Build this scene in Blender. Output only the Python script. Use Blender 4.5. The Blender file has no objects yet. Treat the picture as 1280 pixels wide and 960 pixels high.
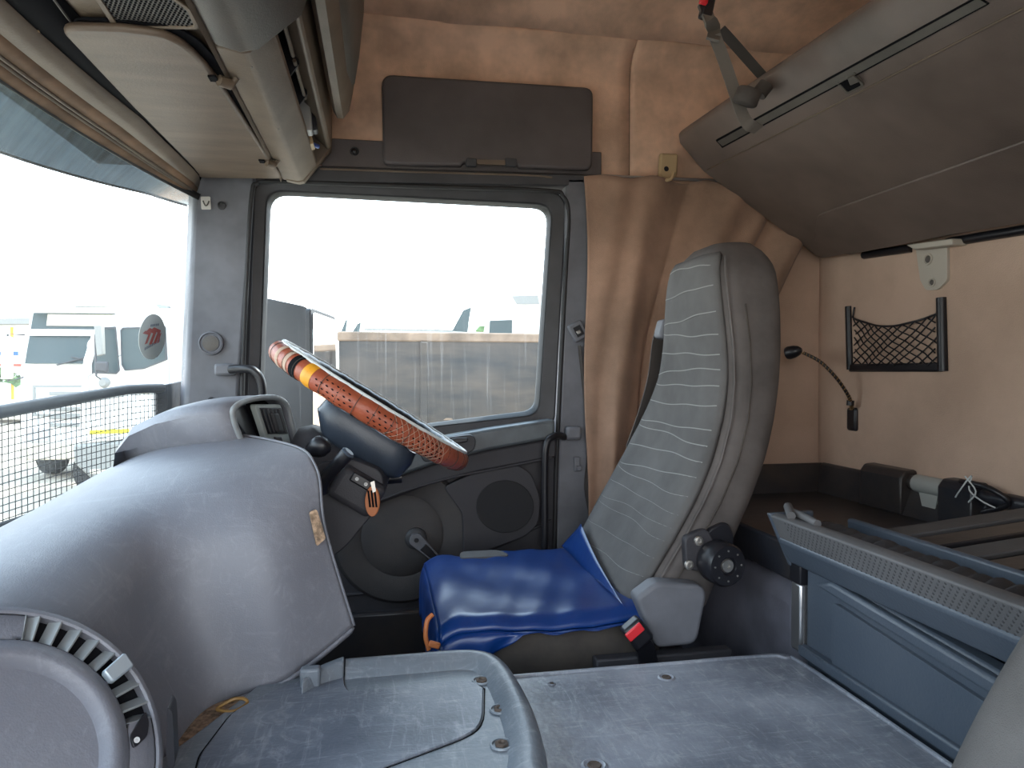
import bpy, bmesh, math, random
from math import sin, cos, pi, radians, atan, sqrt
from mathutils import Vector, Matrix
random.seed(7)
V = Vector
scene = bpy.context.scene
COL = scene.collection

# ------------------------------------------------------------------ camera
F = 870.0
YAW, PITCH = atan(163 / F), atan(15 / F)
CAM = V((0, 0, 1.0))
cd = bpy.data.cameras.new('camera'); cam = bpy.data.objects.new('camera', cd); COL.objects.link(cam)
cd.sensor_width = 36; cd.lens = 36 * F / 1280; cd.clip_start = 0.02; cd.clip_end = 500
cam.location = CAM; cam.rotation_euler = (pi / 2 - PITCH, 0, -YAW)
scene.camera = cam
FW = V((sin(YAW) * cos(PITCH), cos(YAW) * cos(PITCH), -sin(PITCH)))
RT = V((cos(YAW), -sin(YAW), 0)); UP = RT.cross(FW)

def W(px, py, x=None, y=None, z=None, d=None):
    """measured photo pixel -> point of the cab on a plane x=, y= or z= (metres)"""
    r = FW + RT * ((px - 640) / F) + UP * ((480 - py) / F)
    if x is not None: t = (x - CAM.x) / r.x
    elif y is not None: t = (y - CAM.y) / r.y
    elif z is not None: t = (z - CAM.z) / r.z
    else: t = d
    return CAM + r * t

# ------------------------------------------------------------------ world, sun, exposure
w = bpy.data.worlds.new('sky'); scene.world = w; w.use_nodes = True
nt = w.node_tree; nt.nodes.clear()
out = nt.nodes.new('ShaderNodeOutputWorld'); bg = nt.nodes.new('ShaderNodeBackground')
tc = nt.nodes.new('ShaderNodeTexCoord'); sp = nt.nodes.new('ShaderNodeSeparateXYZ'); rp = nt.nodes.new('ShaderNodeValToRGB')
nt.links.new(tc.outputs['Generated'], sp.inputs[0]); nt.links.new(sp.outputs['Z'], rp.inputs[0])
rp.color_ramp.elements[0].color = (1.0, 0.97, 0.93, 1); rp.color_ramp.elements[0].position = 0.0
rp.color_ramp.elements[1].color = (0.66, 0.82, 1.0, 1); rp.color_ramp.elements[1].position = 0.6
nt.links.new(rp.outputs[0], bg.inputs[0]); bg.inputs[1].default_value = 5.2
nt.links.new(bg.outputs[0], out.inputs[0])
sd = bpy.data.lights.new('sun', 'SUN'); sd.energy = 9.0; sd.angle = radians(0.6); sd.color = (1, 0.95, 0.86)
sun = bpy.data.objects.new('sun', sd); COL.objects.link(sun)
sun.rotation_euler = V((0.55, 0.22, 0.85)).to_track_quat('Z', 'Y').to_euler()
scene.view_settings.view_transform = 'Standard'; scene.view_settings.look = 'None'
scene.view_settings.gamma = 1; scene.view_settings.use_curve_mapping = False
scene.view_settings.exposure = 0.22
try:
    scene.cycles.max_bounces = 8; scene.cycles.diffuse_bounces = 5; scene.cycles.transparent_max_bounces = 16
    scene.cycles.sample_clamp_indirect = 6; scene.cycles.caustics_reflective = False; scene.cycles.caustics_refractive = False
except Exception: pass

def portal(name, loc, rot, sx, sy):
    l = bpy.data.lights.new(name, 'AREA'); l.shape = 'RECTANGLE'; l.size = sx; l.size_y = sy
    l.cycles.is_portal = True
    o = bpy.data.objects.new(name, l); COL.objects.link(o); o.location = loc; o.rotation_euler = rot
portal('windshield_portal', (-0.80, 0.95, 1.12), (0, -pi / 2, 0), 0.95, 2.4)
portal('door_window_portal', (0.08, 2.26, 1.22), (-pi / 2, 0, 0), 1.0, 0.85)
portal('doorway_portal', (0.05, -0.36, 0.85), (pi / 2, 0, 0), 1.15, 1.6)

# ------------------------------------------------------------------ materials
MATS = {}
def mat(name, col, rough=0.6, bump=0.0, bscale=60.0, var=0.0, vscale=4.0, col2=None, metal=0.0, spec=0.5, stretch=None, coat=0.0, detail=4, sheen=0.0, scuff=0.0, scol=(0.5, 0.52, 0.55), sscale=9.0):
    m = bpy.data.materials.new(name); m.use_nodes = True; MATS[name] = m
    n = m.node_tree.nodes; L = m.node_tree.links; b = n['Principled BSDF']
    b.inputs['Roughness'].default_value = rough; b.inputs['Metallic'].default_value = metal
    b.inputs['Specular IOR Level'].default_value = spec
    b.inputs['Coat Weight'].default_value = coat; b.inputs['Sheen Weight'].default_value = sheen
    b.inputs['Base Color'].default_value = (*col, 1)
    tcn = n.new('ShaderNodeTexCoord'); mp = n.new('ShaderNodeMapping'); L.new(tcn.outputs['Object'], mp.inputs[0])
    if stretch: mp.inputs['Scale'].default_value = stretch
    if var > 0:
        no = n.new('ShaderNodeTexNoise'); no.inputs['Scale'].default_value = vscale; no.inputs['Detail'].default_value = detail
        no.inputs['Roughness'].default_value = 0.62
        L.new(mp.outputs[0], no.inputs[0])
        cr_ = n.new('ShaderNodeValToRGB'); c2 = col2 or tuple(min(1, c * 1.35) for c in col)
        cr_.color_ramp.elements[0].position = 0.37; cr_.color_ramp.elements[1].position = 0.63
        lo = tuple(c * (1 - var) + 0 * c for c in col)
        cr_.color_ramp.elements[0].color = (*lo, 1); cr_.color_ramp.elements[1].color = (*[c * (1 - var) + d * var if col2 else c * (1 + var) for c, d in zip(col, c2)], 1)
        if col2:
            cr_.color_ramp.elements[0].color = (*col, 1); cr_.color_ramp.elements[1].color = (*[c * (1 - var) + d * var for c, d in zip(col, c2)], 1)
        L.new(no.outputs['Fac'], cr_.inputs[0]); L.new(cr_.outputs[0], b.inputs['Base Color'])
    if scuff > 0:      # fine worn scratches: thresholded, stretched and warped noise
        src = b.inputs['Base Color'].links[0].from_socket if b.inputs['Base Color'].links else None
        prevc = src
        for rot, st_ in ((0.5, (1, 9, 4)), (-0.7, (9, 1, 4)), (0.15, (2.5, 2.5, 2.5))):
            m2 = n.new('ShaderNodeMapping'); m2.inputs['Rotation'].default_value = (0, 0, rot); m2.inputs['Scale'].default_value = st_
            L.new(tcn.outputs['Object'], m2.inputs[0])
            ns = n.new('ShaderNodeTexNoise'); ns.inputs['Scale'].default_value = sscale; ns.inputs['Detail'].default_value = 8; ns.inputs['Roughness'].default_value = 0.75; ns.inputs['Distortion'].default_value = 1.4
            L.new(m2.outputs[0], ns.inputs[0])
            r2 = n.new('ShaderNodeMapRange'); r2.inputs['From Min'].default_value = 0.54; r2.inputs['From Max'].default_value = 0.78; r2.inputs['To Max'].default_value = scuff
            L.new(ns.outputs['Fac'], r2.inputs['Value'])
            mx = n.new('ShaderNodeMix'); mx.data_type = 'RGBA'; L.new(r2.outputs[0], mx.inputs['Factor'])
            if prevc is not None: L.new(prevc, mx.inputs['A'])
            else: mx.inputs['A'].default_value = (*col, 1)
            mx.inputs['B'].default_value = (*scol, 1); prevc = mx.outputs['Result']
        L.new(prevc, b.inputs['Base Color'])
    if bump > 0:
        nb = n.new('ShaderNodeTexNoise'); nb.inputs['Scale'].default_value = bscale; nb.inputs['Detail'].default_value = 3
        L.new(tcn.outputs['Object'], nb.inputs[0])
        bp = n.new('ShaderNodeBump'); bp.inputs['Strength'].default_value = bump; bp.inputs['Distance'].default_value = 0.002
        L.new(nb.outputs['Fac'], bp.inputs['Height']); L.new(bp.outputs[0], b.inputs['Normal'])
    return m

mat('dash_plastic', (0.165, 0.17, 0.20), 0.46, 0.25, 500, 0.35, 3.0, col2=(0.25, 0.255, 0.28), scuff=0.16, sscale=6)
mat('dash_light', (0.26, 0.28, 0.29), 0.42, 0.15, 400, 0.2, 6)
mat('tunnel_plastic', (0.15, 0.165, 0.20), 0.36, 0.35, 90, 0.8, 5.0, col2=(0.36, 0.38, 0.43), detail=9, scuff=0.8, sscale=10)
mat('tray_lid', (0.075, 0.088, 0.118), 0.38, 0.25, 200, 0.8, 4.0, col2=(0.20, 0.22, 0.26), detail=8, scuff=0.5, sscale=7)
mat('bezel', (0.36, 0.40, 0.39), 0.4)
mat('tray_plastic', (0.115, 0.135, 0.160), 0.40, 0.25, 200, 0.7, 4.0, col2=(0.21, 0.235, 0.265), detail=7, scuff=0.4, sscale=7)
mat('pillar_plastic', (0.15, 0.155, 0.175), 0.6, 0.15, 400, 0.2, 5)
mat('door_plastic', (0.036, 0.035, 0.042), 0.6, 0.3, 400, 0.3, 6, col2=(0.066, 0.062, 0.066))
mat('door_disc', (0.046, 0.044, 0.047), 0.62, 0.3, 400, 0.5, 9, col2=(0.075, 0.067, 0.063))
mat('speaker_cloth', (0.022, 0.022, 0.025), 0.85, 0.4, 500)
mat('door_sill', (0.10, 0.115, 0.125), 0.42, 0.2, 300, 0.3, 5)
mat('frame_dark', (0.045, 0.045, 0.05), 0.55, 0.1, 200, 0.2, 5)
mat('rubber', (0.02, 0.02, 0.022), 0.6)
mat('black_plastic', (0.012, 0.012, 0.016), 0.38)
mat('black_matte', (0.008, 0.008, 0.010), 0.9, spec=0.1)
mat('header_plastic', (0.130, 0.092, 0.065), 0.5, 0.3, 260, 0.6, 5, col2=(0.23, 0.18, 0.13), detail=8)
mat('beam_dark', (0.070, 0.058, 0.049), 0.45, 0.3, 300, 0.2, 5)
mat('header_dark', (0.105, 0.095, 0.085), 0.5, 0.3, 300, 0.2, 5)
mat('header_brown', (0.20, 0.115, 0.065), 0.7, 0.3, 90, 0.3, 7)
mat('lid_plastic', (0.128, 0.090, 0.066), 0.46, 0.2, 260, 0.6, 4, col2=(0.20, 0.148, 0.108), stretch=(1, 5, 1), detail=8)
mat('cabinet_plastic', (0.095, 0.082, 0.083), 0.5, 0.3, 300, 0.2, 3)
mat('locker_plastic', (0.160, 0.125, 0.110), 0.45, 0.3, 300, 0.25, 2)
mat('fabric_brown', (0.70, 0.465, 0.335), 0.95, 0.5, 500, 0.25, 5, sheen=0.15)
mat('fabric_dirty', (0.62, 0.45, 0.345), 0.95, 0.5, 300, 0.6, 3.2, col2=(0.42, 0.30, 0.225), sheen=0.1, detail=8)
mat('curtain_fabric', (0.46, 0.29, 0.205), 0.95, 0.4, 400, 0.8, 3, col2=(0.20, 0.13, 0.09), sheen=0.2, detail=7)
mat('seat_fabric', (0.108, 0.104, 0.103), 0.9, 0.5, 700, 0.2, 5)
mat('seat_side', (0.10, 0.088, 0.084), 0.75, 0.35, 60, 0.25, 6)
mat('seat_dark', (0.045, 0.038, 0.034), 0.85, 0.4, 60, 0.5, 12, col2=(0.09, 0.075, 0.06))
mat('stripe', (0.26, 0.26, 0.25), 0.9)
mat('blue_vinyl', (0.003, 0.033, 0.17), 0.30, 0.6, 14, 0.5, 5, col2=(0.006, 0.045, 0.20), coat=0.0, scuff=0.10, scol=(0.10, 0.22, 0.45), sscale=4)
mat('leather', (0.30, 0.065, 0.03), 0.42, 0.5, 120, 0.35, 30, col2=(0.40, 0.12, 0.06))
mat('thread', (0.46, 0.33, 0.25), 0.8)
mat('yellow_tape', (0.75, 0.33, 0.02), 0.5)
mat('white_trim', (0.62, 0.66, 0.66), 0.45)
mat('silver', (0.45, 0.52, 0.58), 0.3, metal=0.3)
mat('aluminium', (0.62, 0.63, 0.66), 0.28, metal=0.9)
mat('steel', (0.5, 0.48, 0.45), 0.35, metal=0.9)
mat('rusty', (0.085, 0.06, 0.045), 0.7, 0.5, 200, 0.4, 60)
mat('orange_leather', (0.50, 0.16, 0.05), 0.5)
mat('red_button', (0.75, 0.03, 0.04), 0.4)
mat('strap', (0.07, 0.06, 0.055), 0.75, 0.4, 600)
mat('strap_light', (0.16, 0.145, 0.13), 0.5, 0.4, 600)
mat('beige_plastic', (0.52, 0.38, 0.22), 0.5)
mat('offwhite', (0.52, 0.48, 0.41), 0.45)
mat('bunk_blue', (0.060, 0.078, 0.105), 0.42, 0.25, 200, 0.35, 4, col2=(0.10, 0.115, 0.14))
mat('bunk_tex', (0.10, 0.10, 0.105), 0.7, 0.3, 200, 0.2, 4)
mat('bunk_dark', (0.022, 0.024, 0.032), 0.35, 0.3, 40, 0.6, 4, col2=(0.07, 0.055, 0.045))
mat('pleat', (0.045, 0.045, 0.05), 0.8, 0.4, 200)
mat('grey_tube', (0.42, 0.44, 0.42), 0.45)
mat('brown_wire', (0.30, 0.17, 0.05), 0.5)
mat('cork', (0.30, 0.20, 0.13), 0.95, 0.8, 200, 0.5, 80)
mat('white_paint', (0.78, 0.78, 0.76), 0.4, 0, 10, 0.1, 2)
mat('truck_glass', (0.045, 0.065, 0.07), 0.25, spec=0.25)
mat('truck_grey', (0.22, 0.22, 0.21), 0.6)
mat('truck_cream', (0.70, 0.64, 0.52), 0.6)
mat('yellow_reflector', (0.85, 0.72, 0.02), 0.5)
mat('orange_lamp', (0.85, 0.35, 0.04), 0.4)
mat('tyre', (0.03, 0.03, 0.03), 0.85)
mat('ground', (0.33, 0.29, 0.235), 0.95, 0.4, 3, 0.5, 0.25, col2=(0.42, 0.365, 0.29), detail=8)
mat('tipper_steel', (0.014, 0.016, 0.018), 0.7, 0.0, 3, 0.8, 0.7, col2=(0.075, 0.055, 0.042), stretch=(1, 1, 4), detail=9)
mat('tipper_top', (0.20, 0.14, 0.10), 0.8, 0.3, 3, 0.4, 2)
mat('sticker', (0.62, 0.60, 0.57), 0.6)
mat('sticker_red', (0.55, 0.05, 0.03), 0.6)
mat('sticker_ink', (0.14, 0.14, 0.20), 0.6)
mat('green', (0.10, 0.17, 0.07), 0.9, 0, 10, 0.4, 3)
mat('blue_sign', (0.03, 0.10, 0.30), 0.6)
mat('red_paint', (0.5, 0.06, 0.03), 0.6)
mat('sand_wall', (0.55, 0.33, 0.2), 0.9, 0.3, 6, 0.3, 2)
mat('icon_white', (0.7, 0.7, 0.7), 0.5)
mat('mirror', (0.8, 0.8, 0.8), 0.03, metal=1.0)
mat('silver_blue', (0.032, 0.042, 0.06), 0.35, 0.1, 300, 0.2, 6)
mat('pen_blue', (0.05, 0.10, 0.35), 0.3)
mat('clear_box', (0.42, 0.42, 0.42), 0.2)

def glass_mat(name, dust, streak, tint=(0.93, 0.97, 0.98)):
    m = bpy.data.materials.new(name); m.use_nodes = True; MATS[name] = m
    n = m.node_tree.nodes; L = m.node_tree.links; n.clear()
    o = n.new('ShaderNodeOutputMaterial'); tr = n.new('ShaderNodeBsdfTransparent'); tr.inputs[0].default_value = (*tint, 1)
    gl = n.new('ShaderNodeBsdfGlossy'); gl.inputs['Roughness'].default_value = 0.09
    df = n.new('ShaderNodeBsdfTranslucent'); df.inputs[0].default_value = (0.75, 0.76, 0.78, 1)
    lw = n.new('ShaderNodeLayerWeight'); lw.inputs[0].default_value = 0.5
    pw = n.new('ShaderNodeMath'); pw.operation = 'POWER'; pw.inputs[1].default_value = 4.5; L.new(lw.outputs['Facing'], pw.inputs[0])
    fr = n.new('ShaderNodeMapRange'); fr.inputs['To Min'].default_value = 0.0; fr.inputs['To Max'].default_value = 0.45; L.new(pw.outputs[0], fr.inputs['Value'])
    m1 = n.new('ShaderNodeMixShader'); m2 = n.new('ShaderNodeMixShader')
    tcn = n.new('ShaderNodeTexCoord'); mp = n.new('ShaderNodeMapping'); mp.inputs['Scale'].default_value = (55, 55, 1.2)
    no = n.new('ShaderNodeTexNoise'); no.inputs['Scale'].default_value = 1.6; no.inputs['Detail'].default_value = 5; no.inputs['Roughness'].default_value = 0.7
    no2 = n.new('ShaderNodeTexNoise'); no2.inputs['Scale'].default_value = 3; no2.inputs['Detail'].default_value = 6
    L.new(tcn.outputs['Object'], mp.inputs[0]); L.new(mp.outputs[0], no.inputs[0]); L.new(tcn.outputs['Object'], no2.inputs[0])
    mr = n.new('ShaderNodeMapRange'); mr.inputs['From Min'].default_value = 0.60; mr.inputs['From Max'].default_value = 0.82
    mr.inputs['To Min'].default_value = 0; mr.inputs['To Max'].default_value = streak
    L.new(no.outputs['Fac'], mr.inputs['Value'])
    mr2 = n.new('ShaderNodeMapRange'); mr2.inputs['From Min'].default_value = 0.3; mr2.inputs['From Max'].default_value = 0.7
    mr2.inputs['To Min'].default_value = dust * 0.6; mr2.inputs['To Max'].default_value = dust * 1.4
    L.new(no2.outputs['Fac'], mr2.inputs['Value'])
    ad = n.new('ShaderNodeMath'); ad.operation = 'ADD'; ad.use_clamp = True
    L.new(mr.outputs[0], ad.inputs[0]); L.new(mr2.outputs[0], ad.inputs[1])
    L.new(ad.outputs[0], m1.inputs[0]); L.new(tr.outputs[0], m1.inputs[1]); L.new(df.outputs[0], m1.inputs[2])
    L.new(fr.outputs[0], m2.inputs[0]); L.new(m1.outputs[0], m2.inputs[1]); L.new(gl.outputs[0], m2.inputs[2])
    L.new(m2.outputs[0], o.inputs[0]); return m
glass_mat('door_glass', 0.010, 0.13)
glass_mat('windshield_glass', 0.018, 0.03)
m_ = mat('visor_acrylic', (0.085, 0.115, 0.135), 0.22, var=0.4, vscale=5, stretch=(1, 6, 1), detail=8)
n_ = m_.node_tree.nodes; t_ = n_.new('ShaderNodeBsdfTransparent'); t_.inputs[0].default_value = (0.5, 0.65, 0.75, 1); x_ = n_.new('ShaderNodeMixShader'); x_.inputs[0].default_value = 0.965
m_.node_tree.links.new(t_.outputs[0], x_.inputs[1]); m_.node_tree.links.new(n_['Principled BSDF'].outputs[0], x_.inputs[2])
m_.node_tree.links.new(x_.outputs[0], n_['Material Output'].inputs[0])

# ------------------------------------------------------------------ helpers
ROOTLOC = {}
def tag(o, label=None, cat=None, group=None, kind=None):
    if label: o['label'] = label
    if cat: o['category'] = cat
    if group: o['group'] = group
    if kind: o['kind'] = kind
    return o

def thing(name, loc, label, cat, group=None, kind=None):
    o = bpy.data.objects.new(name, None); COL.objects.link(o); o.location = loc; o.empty_display_size = 0.05
    ROOTLOC[o] = V(loc); return tag(o, label, cat, group, kind)

def build(name, geo, m, parent=None, smooth=35, bevel=0, seg=2, subsurf=0, solid=0, kind=None, label=None, solid_off=-1, origin=None):
    vs, fs = geo
    me = bpy.data.meshes.new(name)
    if parent is not None: off = ROOTLOC[parent]
    elif origin is not None: off = V(origin)
    else:
        zs = min(v[2] for v in vs); off = V((sum(v[0] for v in vs) / len(vs), sum(v[1] for v in vs) / len(vs), zs))
    me.from_pydata([tuple(V(v) - off) for v in vs], [], fs)
    bm = bmesh.new(); bm.from_mesh(me); bmesh.ops.remove_doubles(bm, verts=bm.verts, dist=1e-6)
    bmesh.ops.recalc_face_normals(bm, faces=bm.faces); bm.to_mesh(me); bm.free()
    ms = m if isinstance(m, (list, tuple)) else [m]
    for q in ms: me.materials.append(MATS[q])
    o = bpy.data.objects.new(name, me); COL.objects.link(o)
    if parent is not None: o.parent = parent; ROOTLOC[o] = off
    else: o.location = off; ROOTLOC[o] = off
    if smooth:
        me.polygons.foreach_set('use_smooth', [True] * len(me.polygons)); me.set_sharp_from_angle(angle=radians(smooth))
    if solid:
        md = o.modifiers.new('solid', 'SOLIDIFY'); md.thickness = solid; md.offset = solid_off
    if bevel:
        md = o.modifiers.new('bevel', 'BEVEL'); md.width = bevel; md.segments = seg; md.limit_method = 'ANGLE'; md.angle_limit = radians(40); md.harden_normals = False
    if subsurf:
        md = o.modifiers.new('sub', 'SUBSURF'); md.levels = subsurf; md.render_levels = subsurf
    if kind: o['kind'] = kind
    if label: o['label'] = label
    return o

def join(*geos):
    vs, fs = [], []
    for g in geos:
        k = len(vs); vs += list(g[0]); fs += [tuple(i + k for i in f) for f in g[1]]
    return vs, fs

def prism(pts, vec):
    n = len(pts); vec = V(vec); vs = [V(p) for p in pts] + [V(p) + vec for p in pts]
    fs = [tuple(range(n)), tuple(range(2 * n - 1, n - 1, -1))] + [(i, (i + 1) % n, n + (i + 1) % n, n + i) for i in range(n)]
    return vs, fs

def ringp(outer, inner, vec):
    n = len(outer); assert n == len(inner), (n, len(inner)); vec = V(vec)
    vs = [V(p) for p in outer] + [V(p) for p in inner] + [V(p) + vec for p in outer] + [V(p) + vec for p in inner]; fs = []
    for i in range(n):
        j = (i + 1) % n
        fs += [(i, j, n + j, n + i), (2 * n + i, 3 * n + i, 3 * n + j, 2 * n + j), (i, 2 * n + i, 2 * n + j, j), (n + i, n + j, 3 * n + j, 3 * n + i)]
    return vs, fs

def rnd(pts, r, n=5):
    """round the corners of a planar 3D polygon; r may be a list"""
    out_ = []; N = len(pts); pts = [V(p) for p in pts]
    for i in range(N):
        rr = r[i] if isinstance(r, (list, tuple)) else r
        p, a, b = pts[i], pts[i - 1], pts[(i + 1) % N]
        if rr <= 0: out_.append(p); continue
        da, db = (a - p), (b - p); ra = min(rr, da.length * 0.49); rb = min(rr, db.length * 0.49)
        s, e = p + da.normalized() * ra, p + db.normalized() * rb
        for k in range(n + 1):
            t = k / n; out_.append(s * (1 - t) ** 2 + p * 2 * t * (1 - t) + e * t * t)
    return out_

def cr(pts, k=6, closed=False):
    pts = [V(p) for p in pts]; N = len(pts); res = []
    rng = range(N) if closed else range(N - 1)
    for i in rng:
        if closed: p0, p1, p2, p3 = pts[i - 1], pts[i], pts[(i + 1) % N], pts[(i + 2) % N]
        else: p0, p1, p2, p3 = pts[max(i - 1, 0)], pts[i], pts[i + 1], pts[min(i + 2, N - 1)]
        for s in range(k):
            t = s / k
            res.append(0.5 * ((2 * p1) + (p2 - p0) * t + (2 * p0 - 5 * p1 + 4 * p2 - p3) * t * t + (3 * p1 - p0 - 3 * p2 + p3) * t ** 3))
    if not closed: res.append(pts[-1])
    return res

def tube(path, r, n=8, closed=False, sx=1.0, upv=None, caps=True):
    path = [V(p) for p in path]; N = len(path); vs, fs = [], []
    up = V(upv) if upv else V((0, 0, 1)); prev = None
    for i, p in enumerate(path):
        if closed: t = (path[(i + 1) % N] - path[i - 1]).normalized()
        else: t = (path[min(i + 1, N - 1)] - path[max(i - 1, 0)]).normalized()
        if prev is None or upv:
            a = t.cross(up)
            if a.length < 1e-3: a = t.cross(V((1, 0, 0)))
            a.normalize()
        else:
            a = (prev - t * prev.dot(t)).normalized()
        prev = a; b = t.cross(a)
        rr = r[i] if isinstance(r, (list, tuple)) else r
        for k in range(n):
            an = 2 * pi * k / n; vs.append(p + a * (cos(an) * rr * sx) + b * (sin(an) * rr))
    M = N if closed else N - 1
    for i in range(M):
        for k in range(n):
            j = (i + 1) % N; fs.append((i * n + k, i * n + (k + 1) % n, j * n + (k + 1) % n, j * n + k))
    if not closed and caps: fs += [tuple(range(n)), tuple(range((N - 1) * n, N * n))]
    return vs, fs

def ribbon(path, width, thick, upv=(0, 0, 1)):
    """flat strap: width along side, thick along normal"""
    path = [V(p) for p in path]; N = len(path); vs, fs = [], []; up = V(upv)
    for i, p in enumerate(path):
        t = (path[min(i + 1, N - 1)] - path[max(i - 1, 0)]).normalized(); a = t.cross(up).normalized(); b = t.cross(a)
        for su, sv in ((1, 1), (1, -1), (-1, -1), (-1, 1)): vs.append(p + a * su * thick / 2 + b * sv * width / 2)
    for i in range(N - 1):
        for k in range(4): fs.append((i * 4 + k, i * 4 + (k + 1) % 4, i * 4 + 4 + (k + 1) % 4, i * 4 + 4 + k))
    fs += [(0, 1, 2, 3), (N * 4 - 4, N * 4 - 3, N * 4 - 2, N * 4 - 1)]
    return vs, fs

def loft(rings, cap=True, closed=True):
    n = len(rings[0]); vs = [V(p) for r in rings for p in r]; fs = []
    for i in range(len(rings) - 1):
        for k in range(n if closed else n - 1):
            fs.append((i * n + k, i * n + (k + 1) % n, (i + 1) * n + (k + 1) % n, (i + 1) * n + k))
    if cap and closed: fs += [tuple(range(n)), tuple(range((len(rings) - 1) * n, len(rings) * n))]
    return vs, fs

def grid(rows):
    return loft(rows, cap=False, closed=False)

def patch(net, ku=6, kv=6):
    rows = [cr(r, ku) for r in net]; cols = list(zip(*rows)); cols = [cr(c, kv) for c in cols]
    return grid([list(r) for r in zip(*cols)])

def basis(axis, hint=(0, 0, 1)):
    a = V(axis).normalized(); u = V(hint).cross(a)
    if u.length < 1e-3: u = V((1, 0, 0)).cross(a)
    u.normalize(); return u, a.cross(u), a

def lathe(prof, origin, axis, n=24, hint=(0, 0, 1), a0=0, a1=2 * pi, caps=True):
    u, v, a = basis(axis, hint); full = abs(a1 - a0 - 2 * pi) < 1e-6; vs, fs = [], []; N = n if full else n + 1
    for r, h in prof:
        for k in range(N):
            an = a0 + (a1 - a0) * k / n; vs.append(V(origin) + (u * cos(an) + v * sin(an)) * r + a * h)
    for i in range(len(prof) - 1):
        for k in range(n):
            j = (k + 1) % N; fs.append((i * N + k, i * N + j, (i + 1) * N + j, (i + 1) * N + k))
    if full and caps:
        if prof[0][0] > 1e-5: fs.append(tuple(range(N)))
        if prof[-1][0] > 1e-5: fs.append(tuple(range((len(prof) - 1) * N, len(prof) * N)))
    return vs, fs

def box(c, s, R=None):
    c = V(c); vs = []
    for dx in (-.5, .5):
        for dy in (-.5, .5):
            for dz in (-.5, .5):
                q = V((dx * s[0], dy * s[1], dz * s[2])); vs.append(c + (R @ q if R else q))
    return vs, [(0, 1, 3, 2), (4, 6, 7, 5), (0, 4, 5, 1), (2, 3, 7, 6), (0, 2, 6, 4), (1, 5, 7, 3)]

def bx(a, b):
    a, b = V(a), V(b); return box((a + b) / 2, [abs(q) for q in (b - a)])

def frame(u, v, nrm): return Matrix((V(u), V(v), V(nrm))).transposed()
def P(lst, **k): return [W(a, b, **k) for a, b in lst]

def screw(parent, p, nrm, r=0.008, name='screw'):
    """recessed screw: countersunk ring with hex head"""
    o = build(name, lathe([(r * 1.25, 0.0006), (r * 1.15, 0.0016), (r * 0.9, 0.0014), (r * 0.85, -0.001), (r * 0.35, -0.0005), (r * .32, 0.0015), (0, 0.0012)], p, nrm, 14), 'rusty', parent)
    return o

# ================================================================== STRUCTURE
YS = 2.10                                   # inner face of the driver's side
def xw(y): return -0.52 - 0.12 * (1 - ((y - 1.0) / 1.05) ** 2)   # windshield curve in plan
def st(name, geo, m, label, cat='trim', **k):
    o = build(name, geo, m, **k); return tag(o, label, cat, kind='structure')

st('floor', bx((-0.75, -0.40, 0.0), (1.6, 2.25, 0.05)), 'black_matte', 'black cab floor in the driver footwell below the pedals', 'floor')
# rear wall: padded panels with a seam, buttons
wb = thing('wall_back', (1.46, 1.0, 0.05), 'brown padded fabric rear wall with net pocket and press buttons', 'wall', kind='structure')
def padded(y0, y1, z0, z1, x, amp=0.006):
    rows = []
    for i in range(41):
        z = z0 + (z1 - z0) * i / 40; r = []
        for j in range(61):
            y = y0 + (y1 - y0) * j / 60
            e = min(y - y0, y1 - y, 0.04) / 0.04
            d = amp * (0.4 + 0.6 * sin(3.1 * y + 2.0 * z) * sin(2.3 * z + 1.7 * y + 1)) * e
            for (by, bz) in ((0.62, 0.97), (0.95, 1.30), (1.05, 0.72)):
                q = sqrt((y - by) ** 2 + (z - bz) ** 2); d -= 0.010 * math.exp(-(q / 0.035) ** 2) * e
            r.append(V((x - d - 0.004 * (e > 0), y, z)))
        rows.append(r)
    return grid(rows)
build('padded_panel', padded(-0.38, 2.115, 0.05, 2.2, 1.46), 'fabric_dirty', wb, solid=0.02, solid_off=1, smooth=60)
build('seam', bx((1.444, 2.090, 0.05), (1.462, 2.099, 2.0)), 'seat_dark', wb)
for (px, py) in ((1045, 332), (1046, 539), (1267, 480)):
    p = W(px, py, x=1.448); build('button', lathe([(0.012, 0), (0.012, 0.003), (0.008, 0.006), (0, 0.007)], p, (-1, 0, 0), 16), 'fabric_dirty', wb)

# driver's side wall behind the seat, with the wall above the door
wl = thing('wall_left', (0.9, 2.12, 0.05), 'brown fabric side wall above the driver door and behind the seat', 'wall', kind='structure')
xB = 0.605
build('lower_panel', bx((xB + 0.01, 2.10, 0.05), (1.47, 2.16, 1.62)), 'fabric_dirty', wl)
zR = 1.605
xs = W(787, 120, y=2.1).x
def upper(x0, x1):
    rows = []
    for z, y in ((zR, 2.10), (1.75, 2.10), (1.90, 2.10), (1.95, 2.095), (1.985, 2.07), (2.01, 2.03)):
        rows.append([V((x0 + (x1 - x0) * j / 30, y - 0.003 * sin(j * 0.5), z)) for j in range(31)])
    return grid(rows)
build('upper_panel', upper(-0.62, xs - 0.0015), 'fabric_brown', wl, solid=0.03, solid_off=1, smooth=60)
build('upper_panel', upper(xs + 0.0015, 1.47), 'fabric_brown', wl, solid=0.03, solid_off=1, smooth=60)
build('seam', bx((xs - 0.003, 2.102, zR), (xs + 0.003, 2.11, 1.99)), 'seat_dark', wl)
pj = W(955, 362, y=2.098); build('button', lathe([(0.016, 0), (0.016, 0.004), (0.010, 0.006), (0.006, 0.002), (0, 0.002)], pj, (0, -1, 0), 16), 'yellow_tape', wl, label='yellow round press stud')
# stitched step band under the upper panel
build('lower_band', bx((xB + 0.01, 2.085, 1.545), (1.46, 2.12, zR)), 'fabric_brown', wl)

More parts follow.
